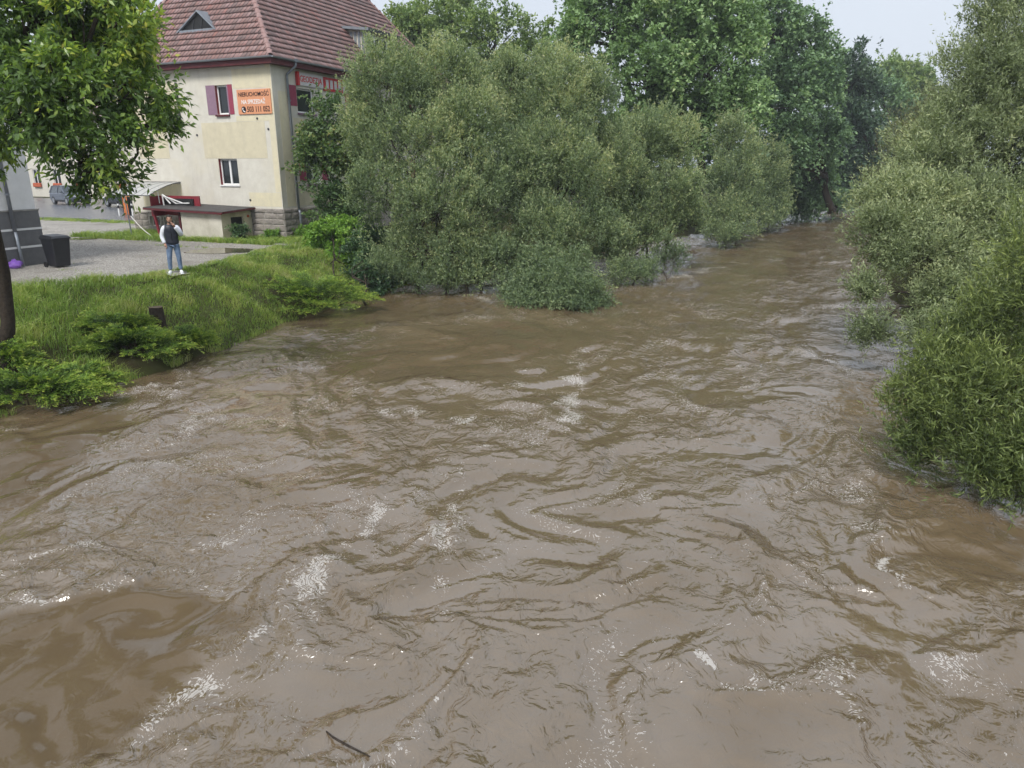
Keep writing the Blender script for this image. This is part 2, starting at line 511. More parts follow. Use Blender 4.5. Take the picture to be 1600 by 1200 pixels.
xs_ = np.concatenate([[-900, -500, -300, -200, -140, -100, -80, -65], np.arange(-55, -24, 1.5), np.arange(-24, 3, 0.25), np.arange(3, 60, 0.8), [62, 68, 76, 90, 110, 140, 200, 320, 560, 900]])
ys_ = np.concatenate([[-60, -30, -15, -5], np.arange(0, 10, 0.8), np.arange(10, 40, 0.3), np.arange(40, 130, 1.0), [132, 140, 155, 180, 220, 300, 450, 700, 1100, 1600]])
GX, GY = np.meshgrid(xs_, ys_)
GZ = ground_z(GX, GY)
ground = mesh_np('ground', np.stack([GX, GY, GZ], -1).reshape(-1, 3), grid_faces(len(ys_), len(xs_)), 'soil', smooth=True)
tag(ground, 'dark turf and soil of the river banks', None, None, 'structure')

# ------------------------------------------------------------------ river
def river_mat():
    m, nt, out = new_mat('brown_flood_water')
    L = nt.links.new
    geo = N(nt, 'ShaderNodeNewGeometry')
    at_t = N(nt, 'ShaderNodeAttribute', attribute_name='turb')
    at_f = N(nt, 'ShaderNodeAttribute', attribute_name='foam')
    at_s = N(nt, 'ShaderNodeAttribute', attribute_name='silt')
    # swirling coordinates for the small relief
    w = N(nt, 'ShaderNodeTexNoise', Scale=1.1, Detail=3, Roughness=0.6)
    L(geo.outputs['Position'], w.inputs['Vector'])
    sub = N(nt, 'ShaderNodeVectorMath', operation='SUBTRACT')
    sub.inputs[1].default_value = (0.5, 0.5, 0.5)
    L(w.outputs['Color'], sub.inputs[0])
    scl = N(nt, 'ShaderNodeVectorMath', operation='SCALE')
    scl.inputs['Scale'].default_value = 1.0
    L(sub.outputs[0], scl.inputs[0])
    addv = N(nt, 'ShaderNodeVectorMath', operation='ADD')
    L(geo.outputs['Position'], addv.inputs[0])
    L(scl.outputs[0], addv.inputs[1])
    mp = N(nt, 'ShaderNodeMapping')
    mp.inputs['Rotation'].default_value = (0, 0, -AXIS_ROT)
    mp.inputs['Scale'].default_value = (1.25, 0.75, 1.0)
    L(addv.outputs[0], mp.inputs['Vector'])
    acc = None
    for scale, detail, amp, kind in ((1.6, 4, 0.72, 'f'), (1.15, 2, -0.6, 'r'), (3.4, 3, -0.30, 'r'), (9.0, 3, -0.10, 'r'), (22.0, 3, 0.03, 'f')):
        n1 = N(nt, 'ShaderNodeTexNoise', Scale=scale, Detail=detail, Roughness=0.5, Distortion=0.4)
        L(mp.outputs[0], n1.inputs['Vector'])
        src = n1.outputs[0]
        if kind == 'r':
            rid = N(nt, 'ShaderNodeMath', operation='SUBTRACT')
            rid.inputs[1].default_value = 0.5
            L(src, rid.inputs[0])
            ab = N(nt, 'ShaderNodeMath', operation='ABSOLUTE')
            L(rid.outputs[0], ab.inputs[0])
            src = ab.outputs[0]
        ma = N(nt, 'ShaderNodeMath', operation='MULTIPLY_ADD')
        ma.inputs[1].default_value = amp
        L(src, ma.inputs[0])
        if acc is not None:
            L(acc, ma.inputs[2])
        else:
            ma.inputs[2].default_value = 0.0
        acc = ma.outputs[0]
    hgt = N(nt, 'ShaderNodeMath', operation='MULTIPLY')
    L(acc, hgt.inputs[0])
    L(at_t.outputs['Fac'], hgt.inputs[1])
    bp = N(nt, 'ShaderNodeBump', Strength=1.0, Distance=0.16)
    L(hgt.outputs[0], bp.inputs['Height'])
    # colour: silt-laden brown, greyer where the water is aerated
    mx = N(nt, 'ShaderNodeMix', data_type='RGBA')
    mx.inputs[6].default_value = (0.112, 0.081, 0.047, 1)
    mx.inputs[7].default_value = (0.148, 0.107, 0.064, 1)
    L(at_s.outputs['Fac'], mx.inputs[0])
    # foam
    nf = N(nt, 'ShaderNodeTexNoise', Scale=24.0, Detail=6, Roughness=0.7, Distortion=0.6)
    L(addv.outputs[0], nf.inputs['Vector'])
    sm = N(nt, 'ShaderNodeMath', operation='ADD')
    L(nf.outputs[0], sm.inputs[0])
    L(at_f.outputs['Fac'], sm.inputs[1])
    mr = N(nt, 'ShaderNodeMapRange')
    mr.inputs[1].default_value, mr.inputs[2].default_value = 0.99, 1.13
    L(sm.outputs[0], mr.inputs[0])
    nf2 = N(nt, 'ShaderNodeTexNoise', Scale=30.0, Detail=3, Roughness=0.6)
    L(mp.outputs[0], nf2.inputs['Vector'])
    sm2 = N(nt, 'ShaderNodeMath', operation='MULTIPLY_ADD')
    sm2.inputs[1].default_value = 0.85
    L(at_f.outputs['Fac'], sm2.inputs[0])
    L(nf2.outputs[0], sm2.inputs[2])
    mr2 = N(nt, 'ShaderNodeMapRange')
    mr2.inputs[1].default_value, mr2.inputs[2].default_value = 0.82, 0.90
    mr2.inputs[4].default_value = 0.7
    L(sm2.outputs[0], mr2.inputs[0])
    mxf = N(nt, 'ShaderNodeMath', operation='MAXIMUM')
    L(mr.outputs[0], mxf.inputs[0])
    L(mr2.outputs[0], mxf.inputs[1])
    mr = mxf
    fx = N(nt, 'ShaderNodeMix', data_type='RGBA')
    L(mr.outputs[0], fx.inputs[0])
    L(mx.outputs[2], fx.inputs[6])
    fx.inputs[7].default_value = (0.52, 0.49, 0.45, 1)
    b = N(nt, 'ShaderNodeBsdfPrincipled', IOR=2.15)
    spl = N(nt, 'ShaderNodeMapRange')
    spl.inputs[3].default_value, spl.inputs[4].default_value = 0.10, 0.72
    L(at_s.outputs['Fac'], spl.inputs[0])
    L(spl.outputs[0], b.inputs['Specular IOR Level'])
    ro = N(nt, 'ShaderNodeMapRange')
    ro.inputs[3].default_value, ro.inputs[4].default_value = 0.07, 0.6
    L(mr.outputs[0], ro.inputs[0])
    L(ro.outputs[0], b.inputs['Roughness'])
    L(fx.outputs[2], b.inputs['Base Color'])
    L(bp.outputs[0], b.inputs['Normal'])
    L(b.outputs[0], out.inputs[0])
    return m
M['river'] = river_mat()

def poly_dist(x, y, pts):
    d = np.full(x.shape, 1e9)
    for (ax, ay), (bx, by) in zip(pts[:-1], pts[1:]):
        dx, dy = bx - ax, by - ay
        t = np.clip(((x - ax) * dx + (y - ay) * dy) / (dx * dx + dy * dy), 0, 1)
        d = np.minimum(d, np.hypot(x - ax - t * dx, y - ay - t * dy))
    return d
def wpts(*pp): return [tuple(at(a, b, 0)[:2]) for a, b in pp]

rows = [0.8]
while rows[-1] < 150:
    Y = rows[-1]
    rows.append(Y + min(0.5, max(0.036, 1.7 * (Y * Y + 25) / 3550.0)))
rows = np.array(rows)
cols = np.linspace(-1, 1, 400)
WY = np.repeat(rows[:, None], len(cols), 1)
WX = cols[None, :] * (WY * 0.78 + 5.5)
def river_fields(x, y):
    # swirl the coordinates around the visible eddies, then warp them with noise
    X, Yy = x.copy(), y.copy()
    for (px, py, rad, tw) in ((830, 760, 1.2, 2.2), (720, 560, 3.2, 1.3), (1420, 905, 0.8, -2.6), (1000, 830, 1.3, -1.5), (560, 880, 1.0, 1.8),
                              (300, 720, 1.8, 1.2), (1180, 640, 2.0, -1.2), (650, 1000, 0.9, -1.8), (1080, 1010, 1.0, 1.6), (250, 950, 1.4, 1.0)):
        cx, cy = at(px, py, 0)[:2]
        dx, dy = X - cx, Yy - cy
        a = 0.6 * tw * np.exp(-(dx * dx + dy * dy) / (rad * rad))
        X, Yy = cx + dx * np.cos(a) - dy * np.sin(a), cy + dx * np.sin(a) + dy * np.cos(a)
    s, n = X * RU[0] + Yy * RU[1], X * RV[0] + Yy * RV[1]
    ws = s + 1.0 * fbm(s * 0.28, n * 0.4, 3, 31) + 0.25 * fbm(s * 1.1, n * 1.3, 2, 33)
    wn_ = n + 0.9 * fbm(s * 0.28, n * 0.4, 3, 41) + 0.25 * fbm(s * 1.1, n * 1.3, 2, 43)
    # calm brown slicks
    calm = np.zeros_like(x)
    for px, py, rx, ry, k in ((150, 1010, 1.5, 1.15, 1.0), (40, 1120, 1.3, 1.0, 1.0), (260, 955, 0.8, 0.45, 1.0), (30, 720, 1.2, 3.0, 0.9), (660, 560, 2.6, 2.2, 0.75), (800, 530, 2.4, 2.4, 0.7),
                              (1540, 860, 1.0, 0.8, 0.6), (640, 475, 2.5, 2.5, 0.6)):
        cx, cy = at(px, py, 0)[:2]
        q = np.hypot((x - cx) / rx, (y - cy) / ry) + 0.30 * fbm(x * 0.8, y * 0.8, 4, 55)
        calm = np.maximum(calm, k * (1 - sstep(0.75, 1.1, q)))
    turb = np.clip(0.66 + 0.75 * fbm(ws * 0.4, wn_ * 0.55, 3, 61), 0.18, 1.25) * (1 - 0.86 * calm)
    big = 0.095 * fbm(ws * 0.35, wn_ * 0.55, 3, 71)
    r1 = 1 - np.abs(fbm(ws * 0.75, wn_ * 1.0, 2, 81))
    r2 = 1 - np.abs(fbm(ws * 1.9, wn_ * 2.4, 2, 91))
    h = big + turb * (0.042 * r1 ** 4 + 0.018 * r2 ** 3 + 0.028 * fbm(ws * 1.6, wn_ * 2.3, 4, 101) + 0.009 * fbm(ws * 5.0, wn_ * 6.5, 2, 111))
    silt = np.clip(0.70 + 0.30 * fbm(s * 0.5, n * 0.8, 4, 121) - 0.85 * calm, 0, 1)
    foam = np.clip(0.14 + 0.24 * fbm(ws * 0.45, wn_ * 0.7, 3, 131), 0, 0.30) + 0.12 * sstep(0.9, 1.0, r1) * turb
    for pts, wd, k in ((((905, 545), (895, 600), (890, 650), (830, 690), (760, 700)), 0.30, 0.50), (((620, 640), (690, 665), (760, 640), (830, 590)), 0.30, 0.5),
                       (((700, 700), (715, 770), (712, 850), (690, 930), (680, 980)), 0.13, 0.52), (((590, 780), (560, 850), (480, 920), (400, 990), (330, 1060), (210, 1160)), 0.22, 0.50),
                       (((0, 900), (110, 860), (250, 850), (400, 840)), 0.14, 0.50), (((0, 945), (120, 930), (260, 905), (400, 900)), 0.12, 0.42), (((355, 925), (350, 970), (200, 1080), (60, 1180)), 0.10, 0.45),
                       (((1400, 885), (1395, 905), (1430, 922)), 0.12, 0.75), (((1040, 440), (1120, 418)), 0.7, 0.5), (((1205, 407), (1222, 405)), 0.45, 0.8),
                       (((720, 462), (800, 475)), 0.5, 0.48), (((1390, 860), (1330, 780), (1370, 690)), 0.4, 0.36), (((1130, 1060), (1190, 1050)), 0.12, 0.6), (((470, 930), (490, 940)), 0.2, 0.45),
                       (((540, 480), (700, 500), (850, 520)), 0.25, 0.35)):
        pw = wpts(*pts)
        d = poly_dist(x + 0.32 * fbm(x * 1.1, y * 1.1, 4, 141), y + 0.42 * fbm(x * 1.1, y * 1.1, 4, 151), pw)
        foam = np.maximum(foam, np.minimum(0.50, 0.10 + 0.64 * k) * np.exp(-(d / (wd * 1.25)) ** 2) * np.clip(0.80 + 0.55 * fbm(x * 1.3, y * 1.3, 3, 161), 0.1, 1.1))
    foam = foam * (1 - 0.7 * calm)
    return h, turb, silt, foam
Hh, Tb, Si, Fo = river_fields(WX, WY)
river = mesh_np('river', np.stack([WX, WY, Hh], -1).reshape(-1, 3), grid_faces(*WX.shape), 'river',
                attrs={'turb': ('POINT', Tb.ravel()), 'silt': ('POINT', Si.ravel()), 'foam': ('POINT', Fo.ravel())}, smooth=True)
tag(river, 'swirling brown flood water with flecks of foam', None, None, 'structure')

# ------------------------------------------------------------------ yard, road, puddle
def sheet(name, x0, x1, y0, y1, step, keep, dz, mat, kind='structure', label=None):
    xs, ys = np.arange(x0, x1 + step, step), np.arange(y0, y1 + step, step)
    X, Y = np.meshgrid(xs, ys)
    Q = grid_faces(len(ys), len(xs))
    cx, cy = X.ravel()[Q].mean(1), Y.ravel()[Q].mean(1)
    Q = Q[keep(cx, cy)]
    Z = ground_z(X, Y) + dz
    used, inv = np.unique(Q, return_inverse=True)
    V = np.stack([X, Y, Z], -1).reshape(-1, 3)[used]
    o = mesh_np(name, V, inv.reshape(Q.shape), mat, smooth=True)
    return tag(o, label, None, None, kind)
HC = np.array([-10.7425, 34.2794, Z0])                         # near corner of the corner house
def hloc(x, y): return (x - HC[0]) * RV[0] + (y - HC[1]) * RV[1], (x - HC[0]) * RU[0] + (y - HC[1]) * RU[1]
def hw(lx, ly, lz=0.0): return HC + lx * RV + ly * RU + np.array([0, 0, lz])
def gravel_mat():
    m, nt, out = new_mat('wet_grey_gravel')
    L = nt.links.new
    geo = N(nt, 'ShaderNodeNewGeometry')
    v = N(nt, 'ShaderNodeTexVoronoi', Scale=26.0)
    L(geo.outputs['Position'], v.inputs['Vector'])
    r = N(nt, 'ShaderNodeValToRGB')
    r.color_ramp.elements[0].color = (0.16, 0.143, 0.122, 1)
    r.color_ramp.elements[1].color = (0.48, 0.45, 0.405, 1)
    sep = N(nt, 'ShaderNodeSeparateColor')
    L(v.outputs['Color'], sep.inputs[0])
    L(sep.outputs[0], r.inputs[0])
    n = N(nt, 'ShaderNodeTexNoise', Scale=0.55, Detail=5, Roughness=0.6)
    L(geo.outputs['Position'], n.inputs['Vector'])
    mr = N(nt, 'ShaderNodeMapRange')
    mr.inputs[1].default_value, mr.inputs[2].default_value = 0.48, 0.66
    L(n.outputs[0], mr.inputs[0])
    mx = N(nt, 'ShaderNodeMix', data_type='RGBA')
    L(mr.outputs[0], mx.inputs[0])
    L(r.outputs[0], mx.inputs[6])
    mx.inputs[7].default_value = (0.20, 0.18, 0.15, 1)
    b = N(nt, 'ShaderNodeBsdfPrincipled', Roughness=0.55)
    L(mx.outputs[2], b.inputs['Base Color'])
    bp = N(nt, 'ShaderNodeBump', Strength=0.8, Distance=0.03)
    bp.invert = True
    L(v.outputs['Distance'], bp.inputs['Height'])
    L(bp.outputs[0], b.inputs['Normal'])
    L(b.outputs[0], out.inputs[0])
    return m
M['gravel'] = gravel_mat()
M['pebble'] = pmat('pebble', (0.38, 0.36, 0.33), (0.17, 0.16, 0.145), 9, 0.6, 0.2, 40)
def in_yard(x, y):
    lx, ly = hloc(x, y)
    return ((x < xl(GEp, y) + 0.12 + 0.5 * fbm(x * 0.8, y * 0.8, 2, 77)) | (np.hypot(x + 10.95, y - 23.15) < .5)) & (ly < 4.6 + 0.4 * fbm(x * 0.4, y * 0.4, 2, 78)) & ((ly < -0.75) | (lx < -10.3))
yard = sheet('gravel_yard', -46, -6, 8, 56, 0.25, in_yard, 0.012, 'gravel', label='wet grey gravel yard between the houses')
def in_road(x, y):
    lx, ly = hloc(x, y)
    return (ly > 5.4) & (ly < 26) & (lx < -10.4) & (lx > -110)
road = sheet('road', -125, -8, 35, 125, 1.0, in_road, 0.016, 'asphalt', label='wet grey asphalt street behind the yard')
# puddles lying on the gravel
def puddle(name, px0, px1, py, wd, label):
    a, b = at(px0, py, Z0), at(px1, py, Z0)
    n = 40
    v, f = [], []
    c = (a + b) / 2
    d = (b - a) / 2
    L_ = np.linalg.norm(d[:2])
    d = d / np.linalg.norm(d)
    e = np.array([-d[1], d[0], 0])
    for k in range(n):
        t = 2 * math.pi * k / n
        r = 1 + 0.28 * float(perlin(np.array(math.cos(t) * 1.7 + px0), np.array(math.sin(t) * 1.7)))
        p = c + d * math.cos(t) * L_ * r + e * math.sin(t) * wd * r
        v.append((p[0], p[1], Z0 + 0.034))
    me = bpy.data.meshes.new(name)
    me.from_pydata(v, [], [tuple(range(n))])
    return tag(link(name, me, 'puddle'), label, None, None, 'structure')
puddle('puddle', 292, 392, 393, 1.0, 'shallow rain puddle on the gravel beside the man')
puddle('puddle', 106, 150, 374, 0.5, 'small wet hollow behind the wheeled bin')

# ------------------------------------------------------------------ corner house
def wall_holes(mb, u0, u1, z0, z1, holes, depth, mk):
    """wall face in (u,z) with openings; mk(u, z, d) -> xyz where d is depth into the wall; reveals included"""
    us = sorted({u0, u1, *[h[0] for h in holes], *[h[1] for h in holes]})
    zs = sorted({z0, z1, *[h[2] for h in holes], *[h[3] for h in holes]})
    for i in range(len(us) - 1):
        for j in range(len(zs) - 1):
            cu, cz = (us[i] + us[i + 1]) / 2, (zs[j] + zs[j + 1]) / 2
            if any(h[0] < cu < h[1] and h[2] < cz < h[3] for h in holes):
                continue
            mb.add([mk(us[i], zs[j], 0), mk(us[i + 1], zs[j], 0), mk(us[i + 1], zs[j + 1], 0), mk(us[i], zs[j + 1], 0)], [(0, 1, 2, 3)])
    for a, b, c, d in holes:
        q = [(a, c), (b, c), (b, d), (a, d)]
        for k in range(4):
            p, r = q[k], q[(k + 1) % 4]
            mb.add([mk(*p, 0), mk(*r, 0), mk(*r, depth), mk(*p, depth)], [(0, 1, 2, 3)])
fr = lambda u, z, d: (u, d, z)              # front wall (y = 0), depth goes +y
sd = lambda u, z, d: (-d, u, z)             # river side wall (x = 0), depth goes -x
HW, HL, HH = 9.75, 17.2, 7.85
house = empty('corner_house', HC, AXIS_ROT)
tag(house, 'cream two storey house with steep red tiled hip roof and orange board', 'house')
f_holes = [(-3.33, -2.64, 5.64, 6.91), (-3.62, -2.47, 2.46, 3.66), (-8.62, -7.95, 0.36, 0.86), (-7.62, -7.05, 0.30, 0.84)]
s_holes = [(1.66, 2.95, 5.75, 6.84), (1.9, 3.1, 2.5, 3.65), (6.0, 7.3, 5.75, 6.84), (6.0, 7.3, 2.5, 3.65), (10.5, 11.8, 5.75, 6.84), (10.5, 11.8, 2.5, 3.65)]
mb = MB()
wall_holes(mb, -HW, 0, -0.3, HH, f_holes, 0.22, fr)
mb.build('wall', 'plaster', house, fix=False)
mb = MB()
wall_holes(mb, 0, HL, -0.3, HH, s_holes, 0.2, sd)
mb.build('wall', 'plaster', house, fix=False)
mb = MB()
mb.add([(-HW, 0, -.3), (-HW, HL, -.3), (-HW, HL, HH), (-HW, 0, HH), (0, HL, -.3), (0, HL, HH)], [(0, 1, 2, 3), (1, 4, 5, 2)])
mb.build('wall', 'plaster', house, fix=False)

def window(parent, mk, a, b, c, d, depth, mull=True, fw=0.07, name='window'):
    """white casement set into an opening; mk maps (u,z,depth)"""
    w = MB()
    def bx(u0, u1, z0, z1, d0, d1):
        v = [mk(u, z, dd) for dd in (d0, d1) for z in (z0, z1) for u in (u0, u1)]
        w.add(v, [(0, 2, 3, 1), (4, 5, 7, 6), (0, 1, 5, 4), (2, 6, 7, 3), (0, 4, 6, 2), (1, 3, 7, 5)])
    d0, d1 = depth - 0.09, depth - 0.02
    e = 0.003
    bx(a + e, a + fw, c + e, d - e, d0, d1)
    bx(b - fw, b - e, c + e, d - e, d0, d1)
    bx(a + fw + .001, b - fw - .001, c + e, c + fw, d0, d1)
    bx(a + fw + .001, b - fw - .001, d - fw, d - e, d0, d1)
    if mull:
        m = (a + b) / 2
        bx(m - 0.05, m + 0.05, c + fw + .001, d - fw - .001, d0 - 0.012, d1)
    o = w.build(name, 'white_frame', parent)
    panes = [(a + fw, (a + b) / 2 - .05), ((a + b) / 2 + .05, b - fw)] if mull else [(a + fw, b - fw)]
    for u0, u1 in panes:
        g = MB()
        v = [mk(u, z, dd) for dd in (depth - .055, depth - .045) for z in (c + fw, d - fw) for u in (u0, u1)]
        g.add(v, [(0, 2, 3, 1), (4, 5, 7, 6), (0, 1, 5, 4), (2, 6, 7, 3), (0, 4, 6, 2), (1, 3, 7, 5)])
        g.build('pane', 'glass', o)
    return o
def plate(parent, mk, a, b, c, d, t, mat, name, d0=-0.001, bevel=0):
    w = MB()
    v = [mk(u, z, dd) for dd in (d0 - t, d0) for z in (c, d) for u in (a, b)]
    w.add(v, [(0, 2, 3, 1), (4, 5, 7, 6), (0, 1, 5, 4), (2, 6, 7, 3), (0, 4, 6, 2), (1, 3, 7, 5)])
    return w.build(name, mat, parent, bevel=bevel)
# upper front window: mauve and red painted shutters beside a narrow casement
w1 = window(house, fr, -3.33, -2.64, 5.64, 6.91, 0.22, mull=False)
plate(w1, fr, -3.88, -3.335, 5.63, 6.92, 0.012, 'mauve', 'shutter')
plate(w1, fr, -2.635, -2.56, 5.63, 6.92, 0.012, 'mauve', 'shutter_edge')
plate(w1, fr, -2.557, -2.30, 5.63, 6.92, 0.014, 'crimson', 'shutter')
plate(w1, fr, -3.40, -2.58, 5.55, 5.625, 0.09, 'fascia', 'sill')
plate(w1, lambda u, z, d: (-3.33 + 0.002 - d, u, z), 0.004, 0.128, 5.645, 6.905, 0.006, 'red_paint', 'reveal_panel')
w2 = window(house, fr, -3.62, -2.47, 2.46, 3.66, 0.22)
plate(w2, lambda u, z, d: (-3.62 + 0.002 - d, u, z), 0.004, 0.128, 2.465, 3.655, 0.006, 'red_paint', 'reveal_panel')
plate(w2, fr, -3.66, -2.43, 2.40, 2.452, 0.05, 'white_frame', 'sill')
for a, b, c, d in f_holes[2:]:
    bw = window(house, fr, a, b, c, d, 0.2, mull=False, fw=0.05, name='basement_window')
    plate(bw, fr, a - .05, b + .05, c - .07, c - .005, 0.05, 'concrete', 'sill')
for i, (a, b, c, d) in enumerate(s_holes):
    w = window(house, sd, a, b, c, d, 0.2, mull=i > 0)
    plate(w, sd, a - .52, a - .03, c + (0.27 if i == 0 else 0.15), d + .09, 0.014, 'crimson', 'shutter')
    if i: plate(w, sd, b + .03, b + .52, c + .15, d + .09, 0.014, 'crimson', 'shutter')
    plate(w, sd, a - .04, b + .04, c - .09, c - .01, 0.08, 'mauve', 'sill')
# plaster patches of a yellower tone
for a, b, c, d, mt in ((-4.42, -0.62, 3.68, 5.29, 'plaster_yellow'), (-2.24, -0.16, 5.31, 5.55, 'plaster_faint'), (-2.24, -0.16, 6.72, 7.55, 'plaster_faint'), (-8.7, -6.7, 3.69, 4.95, 'plaster_yellow'),
                       (-1.95, -0.04, 1.5, 2.13, 'plaster_faint'), (-8.9, -6.2, 1.30, 2.48, 'plaster_faint')):
    plate(house, fr, a, b, c, d, 0.006, mt, 'plaster_patch')
plate(house, fr, -0.34, -0.02, 2.16, 7.80, 0.004, 'plaster_faint', 'corner_strip')
for a, b, c, d in ((0.35, 0.95, 1.5, 6.6), (1.25, 5.4, 4.0, 5.5), (1.25, 5.4, 1.5, 2.3)):
    plate(house, sd, a, b, c, d, 0.005, 'plaster_faint', 'plaster_patch')
# yellow panel with a dark edge behind the foreground tree
pn = plate(house, fr, -9.2, -5.72, 5.16, 7.1, 0.05, 'plaster_yellow', 'facade_panel')
plate(pn, fr, -5.718, -5.63, 5.08, 7.12, 0.075, 'dark_metal', 'edge_strip')
plate(pn, fr, -9.2, -5.72, 5.08, 5.158, 0.075, 'dark_metal', 'edge_strip')
for u, z in ((-4.75, 4.75), (-1.9, 1.78), (-0.42, 4.95), (-1.0, 5.62 - .2)):
    MB().tube([(u, 0.01, z), (u, -0.035, z)], 0.05, 8).build('wall_fitting', 'dark_metal', house)

# socle stones, one by one
def stone_mesh(seed):
    r = random.Random(seed)
    j = lambda a: r.uniform(-a, a)
    v = []
    for (x, z) in ((-.5, -.5), (.5, -.5), (.5, .5), (-.5, .5)):
        v.append((x + j(.02), 0.0, z + j(.03)))
    for (x, z) in ((-.46, -.42), (.46, -.42), (.46, .42), (-.46, .42)):
        v.append((x + j(.03), -0.6 + j(.2), z + j(.05)))
    v.append((j(.2), -1.0 + j(.1), j(.15)))
    f = [(0, 1, 5, 4), (1, 2, 6, 5), (2, 3, 7, 6), (3, 0, 4, 7), (4, 5, 8), (5, 6, 8), (6, 7, 8), (7, 4, 8)]
    me = bpy.data.meshes.new('stone')
    me.from_pydata(v, [], f)
    me.materials.append(M['stone'])
    return me
STONES = [stone_mesh(i) for i in range(8)]
def stones(parent, u0, u1, z0, z1, mk_side, holes=(), seed=1, base=0.05):
    r = random.Random(seed)
    z = z0
    row = 0
    while z < z1 - 0.08:
        h = min(r.choice((0.26, 0.29, 0.32)), z1 - z)
        if z1 - z - h < 0.1: h = z1 - z
        u = u0
        while u < u1 - 0.02:
            w = r.uniform(0.38, 0.78)
            if u1 - u - w < 0.22: w = u1 - u
            a, b = u, u + w
            u += w
            if any(a < q[1] and b > q[0] and z < q[3] and z + h > q[2] for q in holes):
                # trim to the opening
                for q in holes:
                    if a < q[0] < b: b = q[0] - .02
                    elif a < q[1] < b: a = q[1] + .02
                    elif a >= q[0] and b <= q[1] and z < q[3] - .02 and z + h > q[2] + .02: a = b
                if b - a < 0.12: continue
            o = bpy.data.objects.new('stone', r.choice(STONES))
            COL.objects.link(o)
            o.parent = parent
            cu, cz = (a + b) / 2, z + h / 2
            if mk_side == 'front':
                o.location = (cu, -base, cz)
            else:
                o.location = (base, cu, cz)
                o.rotation_euler = (0, 0, math.pi / 2)
            o.scale = (b - a - 0.032, r.uniform(0.03, 0.065), h - 0.03)
        z += h
        row += 1
mb = MB()
mb.box(-2.5, 0.05, -0.05, 0.0, -0.3, 1.40)
soc = mb.build('socle', 'mortar', house)
soc2 = MB().box(0.0, 0.05, 0.001, HL, -0.3, 1.40).build('socle', 'mortar', house)
mb = MB()
wall_holes(mb, -HW, -2.501, -0.3, 1.08, f_holes[2:], 0.049, lambda u, z, d: (u, -0.05 + d, z))
mb.add([(-HW, -.05, 1.08), (-2.501, -.05, 1.08), (-2.501, 0, 1.08), (-HW, 0, 1.08)], [(0, 1, 2, 3)])
mb.add([(-HW, -.05, -.3), (-HW, -.05, 1.08), (-HW, 0, 1.08), (-HW, 0, -.3)], [(0, 1, 2, 3)])
soc3 = mb.build('socle', 'mortar', house, fix=False)
stones(soc, -2.48, 0.05, -0.2, 1.40, 'front', seed=2)
stones(soc2, -0.05, 5.2, -0.2, 1.40, 'side', seed=3)
stones(soc3, -HW, -6.0, -0.15, 1.08, 'front', [(a - .06, b + .06, c - .08, d) for a, b, c, d in f_holes[2:]], seed=4)

# roof: four tiled slopes over a dark boarded eave
OV = 0.42
TS, TF = 1.19, 1.40                               # slopes of the long and the short sides
ez = HH + 0.06
rx = -HW / 2
rise = (HW / 2 + OV) * TS
hz = ez + rise
fy0, fy1 = -OV + rise / TF, HL + OV - rise / TF
E0, E1, E2, E3 = (OV, -OV, ez), (OV, HL + OV, ez), (-HW - OV, HL + OV, ez), (-HW - OV, -OV, ez)
R0, R1 = (rx, fy0, hz), (rx, fy1, hz)
mb = MB()
mb.add([E0, E1, E2, E3, R0, R1], [(0, 1, 5, 4), (1, 2, 5), (2, 3, 4, 5), (3, 0, 4)])
roof = mb.build('roof', 'dark_metal', house)
plate_z0, plate_z1 = HH - 0.20, HH + 0.03
mb = MB()
mb.box(-HW - OV + .03, OV - .03, -OV + .03, -OV + .07, plate_z0, plate_z1)
mb.box(OV - .07, OV - .03, -OV + .071, HL + OV - .03, plate_z0, plate_z1)
mb.box(-HW - OV + .03, -HW - OV + .07, -OV + .071, HL + OV - .03, plate_z0, plate_z1)
mb.build('fascia_board', 'fascia', roof)
mb = MB()
mb.box(-HW - OV + .071, OV - .071, -OV + .071, 0.0, plate_z0 + .01, plate_z0 + .03)
mb.box(0.0, OV - .071, 0.001, HL, plate_z0 + .01, plate_z0 + .03)
mb.build('soffit', 'fascia', roof)

